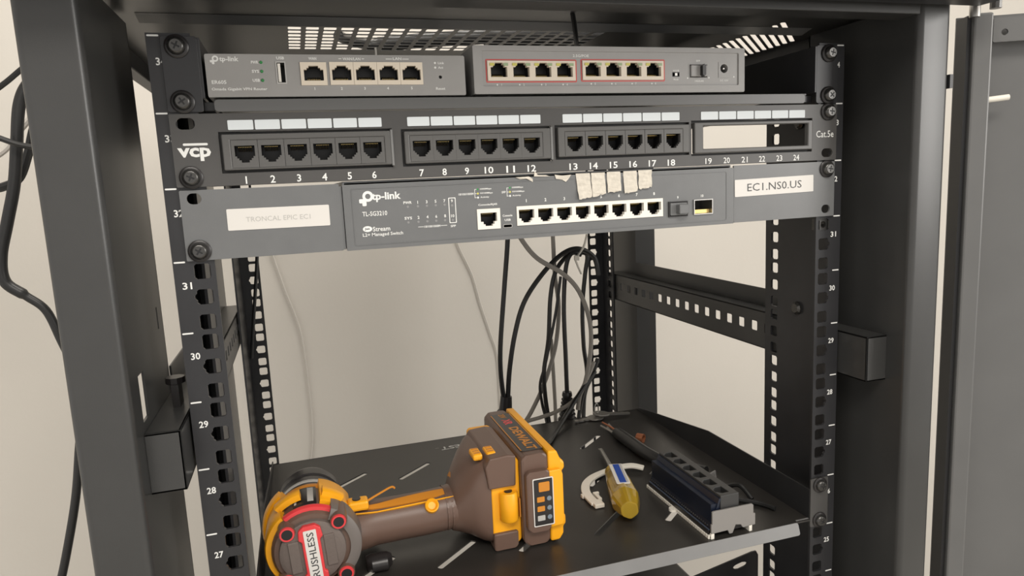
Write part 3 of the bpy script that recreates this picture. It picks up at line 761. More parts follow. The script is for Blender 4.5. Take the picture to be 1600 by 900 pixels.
tape_tab([(.0003, 1.5209), (.0012, 1.5180), (.0060, 1.5172), (.0085, 1.5156), (.0108, 1.5176), (.0127, 1.5205), (.0060, 1.5200)], .0)

# ------------------------------------------------------------------ lower shelf with tools (U26)
ZB = 1.2193
bs = thing('rack_shelf', 'black slotted rack shelf holding the drill, screwdriver and port block', 'shelf', (0, .16, ZB))
cells = []; SW = .0029
bands = [(.030, .086, .058, -.0735), (.120, .176, .148, -.0735 + .0335), (.2115, .2675, .2395, -.0785)]
ye = -.0015
for (b0, b1, sy, ox) in bands:
    cells.append((rect(-.2240, .2240, ye, b0), None)); ye = b1
    xe = -.2240
    for c in range(-2, 5):
        cx = ox + c * .0675
        if abs(cx) > .19: continue
        d_ = Vector((.0172, .0146)); dn = d_.normalized(); nn_ = Vector((-dn.y, dn.x))
        lp = []
        for sg in (1, -1):
            b_ = Vector((cx, sy)) + d_ * sg
            for t in range(5):
                a_ = -PI / 2 + PI * t / 4
                p = b_ + dn * sg * SW * .5 * math.cos(a_) + nn_ * sg * SW * math.sin(a_)
                lp.append((p.x, p.y))
        if cx - .03 > xe + 1e-6: cells.append((rect(xe, cx - .03, b0, b1), None))
        cells.append((rect(cx - .03, cx + .03, b0, b1), lp)); xe = cx + .03
    cells.append((rect(xe, .2240, b0, b1), None))
cells.append((rect(-.2240, .2240, ye, .320), None))
MB().plate(rect(-.2240, .2240, -.0015, .320), cells, TOP(ZB), -.0013, 0).build('shelf_plate', shelf_coat, bs)
MB().prism(rrect(-.2120, .2100, -.0105, 0, .002), (Vector((0, -.0015, ZB)), X3, Vector((0, .0035, .0100)).normalized(), Vector((0, -.0100, .0035)).normalized()), 0, .0013).build('front_lip', lit_lip_coat, bs, bevel=.0004)
for sx in (-1, 1):
    wl = [(.0, ZB - .004), (.322, ZB - .004), (.322, ZB + .003), (.155, ZB + .0265), (.02, ZB + .0265), (.0, ZB + .0265)]
    MB().prism(wl, SIDE(sx * .2235), *((0, .0014) if sx > 0 else (-.0014, 0))).build('side_wing', coat_black, bs, bevel=.0004)
    x0, x1 = sorted((sx * .2235, sx * .2413))
    MB().prism(rrect(x0, x1, zt(25) + .0005, zt(26) - .0004, .0015), FRONT(0), .0002, .0016).build('shelf_ear', panel_coat, bs, bevel=.0006)
    MB().box(*sorted((sx * .2105, sx * .2240)), .0002, .0016, ZB - .001, ZB + .0003).build('lip_tab', lit_lip_coat, bs)
    screw(bs, sx * .23255, -.0016, zt(26) - HOLE[0], .2); screw(bs, sx * .23255, -.0016, zt(26) - HOLE[2], .7)
MB().box(-.224, .224, .3186, .320, ZB - .012, ZB).build('rear_lip', coat_black, bs)
# shelf print, upside down for the viewer
text('NEST', -.0232, .2890, ZB + .0003, .0095, bs, w=.0340, m=white_print, bold=.02, rot=(0, 0, PI + .03))
MB().prism([circle(.0105, .2960, .0068, 8), circle(.0105, .2960, .0048, 8)], TOP(ZB), 0, .0002).prism(rect(.0075, .0135, .2940, .2980), TOP(ZB), 0, .0002).build('emblem', grey_print, bs)
text('TM', -.0440, .2925, ZB + .0002, .0016, bs, w=.0040, m=grey_print, rot=(0, 0, PI))
# lower shelf far below, and the black box and gusset seen under the tool shelf
ls = thing('rack_shelf', 'lowest black shelf far beneath the tool shelf', 'shelf', (0, .16, .8445))
zl = zt(16) + .033
MB().box(-.2240, .224, -.0015, .31, zl - .0013, zl).build('shelf_plate', coat_black, ls)
MB().prism(rrect(-.2120, .2100, zl - .0105, zl, .002), FRONT(-.0015), 0, .0013).build('front_lip', lit_lip_coat, ls)
for sx in (-1, 1):
    x0, x1 = sorted((sx * .2140, sx * .2413))
    MB().prism(rrect(x0, x1, zt(16) + .0005, zt(17) - .0004, .0015), FRONT(0), .0002, .0016).build('shelf_ear', rail_coat, ls)
bbx = thing('equipment_box', 'plain black box mostly hidden beneath the tool shelf at bottom right', 'box', (.14, .2, zl))
MB().box(.085, .200, .055, .40, zl, 1.086).build('case', coat_black, bbx, bevel=.003)
MB().box(.090, .195, .052, .056, zl + .004, 1.082).build('front_panel', tool_black, bbx, bevel=.001)
pl = [(.205, 1.0885), (.2215, 1.0885), (.2470, 1.0885), (.2470, 1.128), (.2445, 1.1325), (.2395, 1.1325), (.168, 1.1195), (.190, 1.0885)]
MB().prism([pl, [(.2255 + .0062 * math.cos(t * PI / 6) + .002 * (1 if math.cos(t * PI / 6) > 0 else -1), 1.1205 + .0028 * math.sin(t * PI / 6) + .0006 * (1 if math.cos(t * PI / 6) > 0 else -1)) for t in range(12)]], FRONT(.1), -.0015, 0).build('gusset_plate', coat_black, rack)

# ------------------------------------------------------------------ cordless drill lying on its side
dr = thing('cordless_drill', 'yellow and dark grey cordless drill lying on its side on the slotted shelf', 'drill', (-.09, .09, ZB))
AX, AZ = -.1845, 1.2535
A0 = (AX, 0, AZ)
MB().lathe(A0, (0, 1, 0), [(.0445, .020), (.0450, .0275), (.0475, .0295), (.060, .0305), (.085, .0300), (.100, .027)], 40).build('motor_housing', tool_taupe, dr, smooth=True)
capo = MB().lathe(A0, (0, 1, 0), [(.0395, .010), (.0400, .0205), (.0415, .0238), (.046, .0245)], 40).build('motor_cap', tool_tread, dr, smooth=True)
# grey cheek of the rear housing towards the handle
MB().lathe((AX + .004, 0, AZ), (0, 1, 0), [(.0430, .0235), (.0428, .0285), (.0450, .0318), (.060, .0330), (.075, .0300)], 28, -1.2, 1.0).build('rear_cheek', mat('drill_grey_rubber', (.135, .118, .108), .5), dr, smooth=True)
ang = .07
fa = Vector((math.cos(ang), 0, math.sin(ang))); fb = Vector((-math.sin(ang), 0, math.cos(ang)))
BF = (Vector((AX, .0395, AZ)), fa, fb, -Y3)
bd = MB().prism([(-.0052, -.026), (.0056, -.026), (.0084, -.0245), (.0084, -.016), (.0066, -.0145), (.0066, .0105), (.0088, .0125), (.0080, .0195), (.0042, .0225), (-.0042, .0225), (-.0080, .0195), (-.0088, .0125), (-.0066, .0105), (-.0066, -.0145), (-.0084, -.016), (-.0084, -.0245)], BF, -.004, .0022).build('badge', tool_red, dr, bevel=.0008)
MB().prism(rrect(-.0046, .0046, -.0242, .0192, .0006), BF, .0022, .0025).build('badge_label', sticker, bd)
tm = text_mesh('BRUSHLESS', .0050, .0400, black_print, .01)
to = inst('lettering', tm, bd, Vector((AX, .0395, AZ)) + fb * -.0025 - Y3 * .0026)
Rm = Matrix((fb, -fa, -Y3)).transposed(); to.rotation_euler = Rm.to_euler()
for sx in (-1, 1): MB().prism(rect(sx * .0128 - .0038, sx * .0128 + .0038, -.013, .012), BF, -.002, .0008).build('cap_panel', tool_tread, dr, bevel=.0008)
for (bx, bz) in ((-.2015, 1.2712), (-.1645, 1.2742), (-.1620, 1.2322), (-.2040, 1.2340)):
    b_ = MB().lathe((bx, 0, bz), (0, 1, 0), [(.0405, .0050), (.0400, .0062), (.047, .0068), (.06, .0072)], 20).build('screw_boss', tool_taupe, dr, smooth=True)
    MB().lathe((bx, 0, bz), (0, 1, 0), [(.0402, .0034), (.0388, .0040), (.0388, .0052), (.0402, .0056)], 20).build('boss_ring', tool_red, b_, smooth=True)
    MB().cyl((bx, .0387, bz), (bx, .0412, bz), .0039, 16).build('boss_recess', cavity, b_)
# yellow front clamshell arcs (angle 0 = +X, counter to world up)
def arc(name, m, y0, y1, r0, r1, a0, a1, parent=dr, n=24, bevel=0):
    # lathe basis: u = X, w = Y x X = -Z -> flip the sign of angles
    return MB().lathe(A0, (0, 1, 0), [(y0, r0), (y0, r1 - .001), (y0 + .002, r1), (y1 - .002, r1), (y1, r1 - .001), (y1, r0)], n, -math.radians(a1), -math.radians(a0)).build(name, m, parent, bevel=bevel, smooth=True)
arc('front_shell', tool_yellow, .050, .098, .0285, .0345, 128, 250)
arc('front_shell', tool_yellow, .056, .098, .0285, .0345, 28, 76)
arc('front_shell', tool_amber, .090, .099, .0265, .0298, 76, 128)
arc('front_shell', tool_yellow, .056, .098, .0285, .0345, -75, 10)
arc('shell_rib', tool_yellow, .062, .072, .033, .0385, 100, 132); arc('shell_rib', tool_yellow, .062, .074, .033, .0390, 48, 74)
arc('shell_rib', tool_yellow, .084, .094, .033, .0375, 128, 200)
arc('red_band', tool_red, .0475, .0530, .0290, .0330, 55, 126)
lb = arc('rating_plate', tool_black, .056, .088, .0290, .0318, 80, 112)
arc('rating_print', grey_print, .058, .086, .0316, .0321, 84, 92, lb); arc('rating_print', grey_print, .058, .086, .0316, .0321, 107, 110, lb)
MB().lathe(A0, (0, 1, 0), [(.097, .0262), (.099, .0278), (.103, .0278), (.121, .0265), (.126, .0255)], 40).build('clutch_collar', tool_black, dr, smooth=True)
MB().lathe(A0, (0, 1, 0), [(.1060, .0276), (.1065, .0282), (.1110, .0278), (.1115, .0268)], 40).build('clutch_scale', grey_print, dr, smooth=True)
MB().lathe(A0, (0, 1, 0), [(.124, .0240), (.127, .0268), (.140, .0262), (.150, .0230), (.158, .0165), (.160, .0110)], 36).build('chuck', tool_black, dr, smooth=True)
# handle
def ell(x, cy, cz, ry, rz, n=28, p=2.0):
    r = []
    for i in range(n):
        t = 2 * PI * i / n; c, s_ = math.cos(t), math.sin(t)
        r.append((x, cy + ry * math.copysign(abs(c) ** (2 / p), c), cz + rz * math.copysign(abs(s_) ** (2 / p), s_)))
    return r
HZ = 1.2490
sec = [(-.172, .080, 1.2510, .026, .024), (-.160, .080, 1.2495, .026, .0225), (-.148, .080, 1.2480, .0225, .0185), (-.135, .080, HZ, .0195, .0178), (-.115, .080, HZ, .0190, .0174), (-.095, .080, HZ, .0190, .0174), (-.078, .080, HZ + .001, .0190, .0176), (-.070, .081, HZ + .002, .021, .0180)]
MB().rings([ell(*s_) for s_ in sec]).build('handle', tool_taupe, dr, smooth=True)
for x in (-.0735, -.0775): MB().rings([ell(x - .0007, .0805, HZ + .0012, .0205, .0178), ell(x + .0007, .0805, HZ + .0012, .0207, .0180)]).build('grip_rib', tool_taupe, dr)
# yellow inlay running along the back of the grip
def handle_pt(x, t):
    ry, rz, cy, cz = .0193, .0177, .080, HZ
    if x < -.135: k_ = (-.135 - x) / .02; ry += .004 * k_; rz += .0035 * k_; cz += .001 * k_
    return Vector((x, cy + (ry + .0004) * math.cos(t), cz + (rz + .0004) * math.sin(t)))
def inlay(name, m, x0, x1, t0, t1, w0, w1, lift=.0006):
    rs = []
    n_ = 14
    for i in range(n_ + 1):
        k_ = i / n_; x = x0 + (x1 - x0) * k_; t = t0 + (t1 - t0) * k_
        wd = (w0 + (w1 - w0) * k_) * math.sin(PI * min(1, max(.04, k_ * .93 + .04))) ** .5
        a, b = handle_pt(x, t - wd / 2), handle_pt(x, t + wd / 2)
        c = handle_pt(x, t); nrm = Vector((0, c.y - .080, c.z - HZ)).normalized()
        rs.append([a - nrm * .001, a + nrm * lift, c + nrm * lift, b + nrm * lift, b - nrm * .001])
    return MB().rings(rs).build(name, m, dr, smooth=True)
inlay('grip_inlay', tool_amber, -.150, -.066, 2.05, 1.75, .25, .62)
inlay('grip_inlay_edge', tool_yellow, -.152, -.068, 2.30, 2.18, .05, .07, .0012)
bp_ = handle_pt(-.0905, 2.42)
nb = Vector((0, bp_.y - .080, bp_.z - HZ)).normalized()
mbn = MB().lathe(bp_ - nb * .002, nb, [(0, .0058), (.0045, .0056), (.0052, .0046), (.0030, .0030)], 20)
mbn.build('direction_button', tool_yellow, dr, smooth=True)
# trigger on the underside of the grip
MB().rings([ell(-.150, .101, 1.236, .006, .007, 14), ell(-.146, .106, 1.236, .010, .009, 14), ell(-.134, .107, 1.236, .010, .009, 14), ell(-.130, .102, 1.236, .006, .007, 14)]).build('trigger', tool_black, dr, smooth=True)
MB().rings([ell(-.146, .060, 1.226, .006, .005, 14), ell(-.142, .058, 1.226, .009, .0068, 14), ell(-.130, .058, 1.226, .009, .0068, 14), ell(-.126, .060, 1.226, .005, .004, 14)]).build('speed_trigger', tool_black, dr, smooth=True)
# hook bracket near the head
mb = MB().box(-.156, -.140, .066, .078, 1.2665, 1.2745); mb.build('hook_mount', tool_yellow, dr, bevel=.002)
MB().cyl((-.149, .072, 1.2735), (-.149, .072, 1.2755), .0033, 12).build('hook_screw', tool_black, dr)
MB().tube(spline([(-.141, .074, 1.2705), (-.130, .080, 1.2725), (-.120, .084, 1.2745), (-.117, .085, 1.2725)]), .0009, 6).build('hook_wire', tool_amber, dr, smooth=True)
# foot of the tool
sec = [(-.073, .082, 1.2490, .0205, .0185, 2.0), (-.067, .086, 1.2530, .027, .0250, 2.3), (-.058, .088, 1.2575, .034, .0320, 3.0), (-.050, .090, 1.2590, .0395, .0365, 4.2), (-.044, .091, 1.2597, .0405, .0380, 6.0)]
MB().rings([ell(a, b, c, d_, e, 40, p) for a, b, c, d_, e, p in sec]).build('foot_neck', tool_taupe, dr, smooth=True)
def chamf(x0, x1, z0, z1, c0, c1):
    return [(x0 + c0, z0), (x1 - c1, z0), (x1, z0 + c1), (x1, z1 - c1), (x1 - c1, z1), (x0 + c0, z1), (x0, z1 - c0), (x0, z0 + c0)]
YF = .049
EXT = lambda ya, yb: (-yb, -ya)
MB().prism(chamf(-.0440, -.0195, 1.2215, 1.2975, .002, .004), FRONT(0), *EXT(YF + .002, .132)).build('foot_shell', tool_yellow, dr, bevel=.002, smooth=False)
MB().prism([(-.0462, 1.2735), (-.0235, 1.2735), (-.0225, 1.2990), (-.0290, 1.3005), (-.0440, 1.2995), (-.0485, 1.2920)], FRONT(0), *EXT(YF - .001, .122)).build('foot_bumper', tool_taupe, dr, bevel=.0025)
MB().prism([(-.0440, 1.2200), (-.0250, 1.2200), (-.0230, 1.2225), (-.0230, 1.2345), (-.0440, 1.2345)], FRONT(0), *EXT(YF - .001, .122)).build('foot_bumper', tool_taupe, dr, bevel=.002)
MB().lathe((-.0300, YF + .001, 1.2445), (0, 0, 1), [(0, .0068), (.0015, .0078), (.023, .0078), (.0245, .0068)], 20).build('bit_holder', tool_yellow, dr, smooth=True)
MB().lathe((-.0300, YF + .001, 1.2688), (0, 0, 1), [(0, .0034), (.0008, .0034), (.0010, .0022)], 14).build('bit_screw', tool_black, dr)
MB().box(-.0216, -.0206, YF - .0015, YF + .002, 1.246, 1.262).build('latch_slot', tool_amber, dr)
for (px, py, rz_) in ((-.0515, .066, .3), (-.040, .066, -.1)):
    mbv = MB().box(px - .0040, px + .0040, py - .0085, py + .0085, 1.2955, 1.3010)
    v_ = mbv.build('foot_vent', tool_yellow, dr, bevel=.0018)
    for k_ in range(3): MB().box(px - .0024, px + .0024, py - .0062 + k_ * .0048, py - .0036 + k_ * .0048, 1.3008, 1.3013).build('vent_gap', tool_amber, v_)
MB().rings([ell(-.0700, .090, 1.2690, .009, .004, 14), ell(-.0640, .090, 1.2755, .012, .005, 14), ell(-.0585, .092, 1.2815, .009, .0035, 14)]).build('side_grip', tool_amber, dr, smooth=True)
# battery pack
bt = MB().prism(chamf(-.0195, .0040, 1.2205, 1.2990, .004, .003), FRONT(0), *EXT(YF - .004, .162)).build('battery', tool_taupe, dr, bevel=.003)
MB().prism([(.0035, 1.2215), (.0110, 1.2215), (.0150, 1.2270), (.0150, 1.2330), (.0172, 1.2350), (.0172, 1.2420), (.0150, 1.2440), (.0150, 1.2810), (.0172, 1.2830), (.0172, 1.2890), (.0140, 1.2920), (.0110, 1.2995), (.0035, 1.3000)], FRONT(0), *EXT(YF - .005, .163)).build('battery_shell', tool_yellow, bt, bevel=.0018)
MB().prism(chamf(-.0175, .0030, 1.2345, 1.2865, .003, .002), FRONT(0), *EXT(YF - .010, YF + .02)).build('battery_end', tool_taupe, bt, bevel=.002)
MB().prism([(.0020, 1.2360), (.0130, 1.2360), (.0145, 1.2400), (.0145, 1.2800), (.0130, 1.2850), (.0020, 1.2850)], FRONT(0), *EXT(YF - .0095, YF + .02)).build('battery_end_shell', tool_yellow, bt, bevel=.0015)
GF = FRONT(YF - .010)
MB().prism([rrect(-.0125, .0052, 1.2395, 1.2805, .0010), rrect(-.0117, .0044, 1.2403, 1.2797, .0008)], GF, 0, .0006).build('gauge_frame', sticker, bt)
MB().prism(rrect(-.0118, .0045, 1.2402, 1.2798, .0008), GF, 0, .0004).build('gauge_panel', tool_black, bt)
MB().prism(rrect(-.0074, .0018, 1.2690, 1.2770, .0008), GF, .0004, .0008).build('gauge_button', tool_amber, bt)
for z in (1.2625, 1.2545, 1.2465):
    MB().prism(rrect(-.0092, -.0028, z - .0022, z + .0022, .0005), GF, .0004, .0007).build('charge_icon', grey_print if z < 1.25 else tool_amber, bt)
    MB().prism(circle(.0012, z, .0020, 12), GF, .0004, .0007).build('charge_light', mat('gauge_blue_lens', (.16, .20, .24), .3), bt)
# label on the upward side of the pack
MB().prism(rrect(-.0165, .0030, YF + .004, .150, .003), TOP(1.2990), 0, .0005).build('side_label', tool_black, bt)
text('DEWALT', -.0055, .083, 1.2996, .0085, bt, w=.056, m=tool_amber, bold=.03, rot=(0, 0, -PI / 2))
text('XR', -.0060, .126, 1.2996, .0080, bt, w=.014, m=tool_red, bold=.03, rot=(0, 0, -PI / 2))
text('20V', -.0060, .143, 1.2996, .0060, bt, w=.011, m=tool_amber, bold=.02, rot=(0, 0, -PI / 2))
for x in (-.0158, .0023): MB().box(x - .0004, x + .0004, YF + .006, .148, 1.2990, 1.2997).build('label_line', tool_amber, bt)

# ------------------------------------------------------------------ screwdriver
sd = thing('screwdriver', 'stubby clear amber handled screwdriver with blue stripe lying on the shelf', 'screwdriver', (.090, .09, ZB))
a = Vector((.1025, .1340, ZB + .0110)); e = Vector((.0775, .0480, ZB + .0136)); axd = (e - a).normalized()
Ls = (e - a).length
rs = []
u0 = Vector((0, 0, 1)); u0 = (u0 - axd * u0.dot(axd)).normalized(); w0 = axd.cross(u0)
for d_, r in ((0, .0060), (.004, .0088), (.012, .0085), (.016, .0100), (.035, .0122), (.062, .0130), (.070, .0132), (.080, .0108), (Ls, .0078)):
    ring = []
    for i in range(24):
        t = 2 * PI * i / 24; rr = r * (1.0 if i % 4 < 2 or d_ < .012 else (.90 if d_ < .066 else .95))
        ring.append(a + axd * d_ + (u0 * math.cos(t) + w0 * math.sin(t)) * rr)
    rs.append(ring)
MB().rings(rs).build('handle', amber_clear, sd, smooth=False, bevel=.0005)
tip = Vector((.1175, .1950, ZB + .0075))
MB().cyl(a + axd * .045, a, .0024, 12).cyl(a, tip, .0022, 12, .0019).build('shaft', steel, sd, smooth=True)
MB().box(tip.x - .0022, tip.x + .0022, tip.y, tip.y + .004, tip.z - .0005, tip.z + .0005).build('blade', steel, sd)
LF = (a + u0 * .0129 + axd * .016, axd, -w0, (u0 + axd * -.05).normalized())
LF = (LF[0], axd, -w0, u0)
MB().prism(rrect(0, .046, -.0062, .0062, .001), LF, -.0006, .0002).build('handle_label', sticker, sd)
MB().prism(rect(.0012, .0445, -.0030, .0030), LF, .0002, .0004).build('blue_stripe', blue_print, sd)
MB().prism(rect(.0012, .0445, .0034, .0050), LF, .0002, .0004).build('grey_stripe', grey_print, sd)
# white nylon strap piece beneath it
wp = MB().tube(spline([(.1395, .1400, ZB + .0050), (.1290, .1470, ZB + .0065), (.1150, .1510, ZB + .0050), (.1010, .1500, ZB + .0035), (.0850, .1430, ZB + .0035), (.0730, .1320, ZB + .0035), (.0660, .1180, ZB + .0035), (.0640, .1060, ZB + .003), (.0640, .0900, ZB + .003)]), .003, flat=(.0042, .0014))
wp.box(.0615, .0710, .0850, .0960, ZB + .0005, ZB + .0045); wp.box(.0700, .0735, .0960, .1080, ZB + .0005, ZB + .0045); wp.box(.0700, .0760, .1080, .1110, ZB + .0005, ZB + .0045); wp.box(.0585, .0615, .1080, .1130, ZB + .0005, ZB + .0040)
tag(wp.build('nylon_strap', white_plastic, bevel=.0008), 'bent off-white nylon strap piece lying under the screwdriver', 'strap')

# ------------------------------------------------------------------ loose port block
kb = thing('port_block', 'removed six port jack block with white comb lying by the shelf front edge', 'port block', (.15, .05, ZB))
BX0, BX1 = .1300, .1560
by0, by1 = .004, .106
zA = ZB + .0345
# jack body with six round-cornered openings in its upward face
ops = []
for i in range(6):
    cy = by0 + .0105 + i * .0163
    ops.append(rj_loop(.0116, .0064, True, [(.0094, .0012), (.0072, .0012), (.0046, .0012)], 0, 0))
loops = [rect(.1385, .1560, by0, by1)]
for i in range(6):
    cy = by0 + .0105 + i * .0163
    loops.append([(.1462 - q, cy + p) for p, q in ops[i]])
MB().prism(loops, TOP(zA), -.0145, 0).build('jack_body', mat('loose_block_plastic', (.034, .034, .034), .4), kb, bevel=.0004)
for i in range(6):
    cy = by0 + .0105 + i * .0163
    MB().box(.1388, .1556, cy - .0062, cy + .0062, zA - .0148, zA - .0142).build('socket_floor', cavity, kb)
MB().box(.1300, .1385, by0 + .001, by1 - .001, ZB + .008, zA - .0065).build('circuit_board', pcb, kb)
MB().prism([(.1268, ZB + .0030), (.1300, ZB + .0030), (.1390, zA - .0020), (.1372, zA - .0020)], (Vector((0, 0, 0)), X3, Z3, Y3), by0, by1).build('board_cover', pcb, kb)
pin = MB().tube([(0, 0, 0), (.0012, .0006, .0034), (.0022, .0010, .0058)], .00028, 5).mesh('solder_pin', steel)
for i in range(6):
    for k_ in range(4): inst('solder_pin', pin, kb, (.1324, by0 + .0060 + i * .0163 + k_ * .0022, ZB + .0212))
dot = MB().box(-.0004, .0004, -.0006, .0006, -.0005, .0005).mesh('board_contact', steel)
for i in range(32): inst('board_contact', dot, kb, (.1284, by0 + .004 + i * .00305, ZB + .0095))
MB().box(.1273, .1282, by0, by1, ZB + .0066, ZB + .0071).build('board_trace', mat('trace_metal', (.07, .09, .13), .35), kb)
MB().box(.1265, .1690, by0, by1, ZB + .003, ZB + .0065).build('carrier', tool_black, kb)
comb_me = MB().box(0, .0052, 0, .0021, 0, .0028).mesh('comb_tooth', white_plastic)
for i in range(34): inst('comb_tooth', comb_me, kb, (.1255, by0 - .002 + i * .00315, ZB + .0002))
MB().box(.1268, .1310, by0 - .002, by1 + .0015, ZB, ZB + .0026).build('comb_strip', white_plastic, kb)
MB().box(.1640, .1668, by0 - .003, by1, ZB, ZB + .0055).build('comb_strip', white_plastic, kb)
MB().box(.1275, .1305, by0 - .003, by0 - .001, ZB, ZB + .0045).build('comb_end', white_plastic, kb)
MB().prism(circle(.1245, .057, .0036, 14), TOP(ZB), .0002, .0025).build('comb_tab', white_plastic, kb)
MB().prism([(.1278, ZB + .0045), (.1278, ZB + .0125), (.1288, ZB + .0125), (.1288, ZB + .0230), (.1300, ZB + .0237), (.1670, ZB + .0237), (.1682, ZB + .0225), (.1682, ZB + .0150), (.1700, ZB + .0150), (.1700, ZB + .0050), (.1580, ZB + .0045), (.1560, ZB + .0075), (.1510, ZB + .0085), (.1480, ZB + .0015), (.1450, ZB + .0015), (.1435, ZB + .0050)], FRONT(.0028), 0, .0018).build('end_plate', mat('block_end_lit_plastic', (.20, .19, .18), .45), kb, bevel=.0004)  # light on the near end is put into this lighter plastic
# small grey offcut behind the block
tag(MB().quadbox([(.166, .066, ZB), (.181, .072, ZB), (.178, .086, ZB), (.163, .080, ZB), (.166, .066, ZB + .0225), (.1775, .070, ZB + .0235), (.1775, .0715, ZB + .0235), (.166, .0675, ZB + .0225)]).build('metal_offcut', mat('scuffed_grey_metal', (.16, .155, .15), .5, noise=.3, nscale=300)), 'scuffed grey metal offcut standing behind the loose port block', 'offcut')

# ------------------------------------------------------------------ cables
def cable(name, label, pts, r, m, cat='cable', group=None, parent=None, n=8):
    mb = MB().tube(spline(pts, 8), r, n)
    if parent is None:
        o = mb.build(name, m, smooth=True); tag(o, label, cat, group); return o
    return mb.build(name, m, parent, smooth=True)
# pixel to world on a plane of constant depth, for laying out cable runs measured off the photo
RC = Matrix(((0.9540515, -0.29598868, -0.04665231), (-0.0884094, -0.1292977, -0.98765676), (0.28630319, 0.94639992, -0.14952484))).transposed()
CP = Vector((-0.17357376, -0.46280001, 1.51646983))
def W(u, v, y):
    r = RC @ Vector(((u - 800) / 1081.93, (v - 450) / 1081.93, 1.0))
    return CP + r * ((y - CP.y) / r.y)
def WZ(u, v, z):
    r = RC @ Vector(((u - 800) / 1081.93, (v - 450) / 1081.93, 1.0))
    return CP + r * ((z - CP.z) / r.z)
def path(pts, y):
    out = []
    for i, p in enumerate(pts): out.append(W(p[0], p[1], p[2] if len(p) > 2 else y))
    return out
G = 'cables behind the rack'
# power cord with the large plug behind the drill battery
pc = thing('power_cable', 'black power cords ending in the large plug behind the drill battery', 'power cord', W(790, 700, .345), None)
cable('cord', '', path([(793, 330), (793, 378), (788, 450), (782, 540), (783, 590), (790, 640)], .345), .0031, cable_black, parent=pc)
cable('cord', '', path([(935, 430), (928, 402), (905, 389), (880, 396), (850, 425), (820, 470), (805, 520), (796, 580), (793, 640)], .345), .0032, cable_black, parent=pc)
c0 = W(791, 619, .345); c1 = W(790, 640, .345); c2 = W(789, 700, .345)
MB().lathe(c0, c1 - c0, [(0, .0072), ((c1 - c0).length, .0084)], 14).build('strain_relief', tool_black, pc, smooth=True)
MB().prism([(-.0085, .0), (.0085, .0), (.0155, -.012), (.0165, -.045), (-.0165, -.045), (-.0155, -.012)], (c1, X3, Z3, -Y3), -.009, .009).build('plug', tool_black, pc, bevel=.003)
pd = thing('power_cable', 'black power cord with ribbed plug at the shelf rear edge beside the keys', 'power cord', W(886, 690, .345), None)
cable('cord', '', path([(908, 398), (893, 396), (884, 420), (881, 480), (884, 560), (886, 615)], .345), .0030, cable_black, parent=pd)
q0 = W(886, 612, .345); q1 = W(887, 690, .345)
L_ = (q1 - q0).length
prof = [(0, .0058)]
for k_ in range(6): prof += [(.004 + k_ * .005, .0066 + k_ * .0008), (.0058 + k_ * .005, .0066 + k_ * .0008), (.0062 + k_ * .005, .0056 + k_ * .0008), (.0078 + k_ * .005, .0056 + k_ * .0008)]
prof += [(.036, .0125), (L_, .0125)]
MB().lathe(q0, q1 - q0, prof, 16).build('ribbed_plug', tool_black, pd)
cable('power_lead', 'black lead hanging left of the twisted pair behind the shelf', path([(905, 392), (886, 400), (868, 425), (860, 465), (857, 530), (850, 580), (852, 620), (858, 665), (860, 720)], .36), .0030, cable_black, group=G)
cable('power_lead', 'thin black lead crossing over the grey cable behind the shelf', path([(876, 432), (868, 490), (853, 565), (844, 600), (847, 630), (856, 670), (858, 720)], .352), .0020, cable_black, group=G)
cable('power_lead', 'black lead hanging along the rear right rail beside the zip tie', path([(900, 395), (917, 398), (914, 430), (910, 480), (912, 540), (917, 585), (908, 630), (904, 660), (904, 720)], .37), .0030, cable_black, group=G)
cable('power_lead', 'thin black lead running low beside the rear right rail', path([(934, 560), (926, 585), (915, 610), (912, 640), (911, 720)], .375), .0030, cable_black, group=G)
cable('network_cable', 'grey cable curving from the switch down past the zip tie', path([(800, 345), (816, 376), (840, 404), (880, 428), (905, 456), (921, 500), (923, 545), (915, 595), (906, 618), (903, 640)], .338), .0030, cable_grey, group=G)
cable('network_cable', 'grey cable hanging straight then bending left towards the large plug', path([(862, 340), (864, 372), (867, 430), (873, 480), (868, 540), (852, 595), (832, 640), (815, 668)], .366), .0029, cable_grey, group=G)
cable('network_cable', 'grey cable lying low from the large plug to the ribbed plug', path([(806, 672, .345), (820, 660, .342), (845, 652, .338), (872, 642, .334), (900, 622, .333), (918, 590, .34), (928, 566, .35)], .34), .0026, cable_grey, group=G)
cable('network_cable', 'short grey cable hanging behind the thin black leads', path([(861, 530), (865, 590), (868, 650), (868, 710)], .375), .0026, cable_grey, group=G)
cable('power_lead', 'dark lead sloping from the ribbed plug down behind the drill battery', path([(930, 580, .345), (912, 605, .335), (890, 640, .315)], .3) + [WZ(868, 676, ZB + .0035), WZ(858, 692, ZB + .0032), WZ(848, 700, ZB + .0032)], .0028, cable_black, group=G)
zt_ = MB().tube(spline(path([(917, 366), (912, 385), (903, 399), (899, 404), (902, 414), (908, 428)], .335)), .001, flat=(.0018, .0007))
c_ = W(901, 403, .333); zt_.box(c_.x - .0028, c_.x + .0028, c_.y - .002, c_.y + .002, c_.z - .003, c_.z + .003)
tag(zt_.build('cable_tie', white_plastic), 'pale cable tie bundling the black cords beside the rear rail', 'cable tie')
cable('wall_cable', 'thin white cable on the wall at left, seen above the drill chuck', path([(420, 380), (430, 410), (446, 455), (470, 520), (482, 600), (489, 680), (483, 740), (478, 800)], WALL_Y - .004), .0015, cable_white, group='thin white cables on the wall')
cable('wall_cable', 'thin white cable on the wall left of the black power cords', path([(708, 360), (718, 388), (738, 430), (751, 475), (766, 520), (778, 560), (783, 640), (784, 720)], WALL_Y - .004), .0015, cable_white, group='thin white cables on the wall')
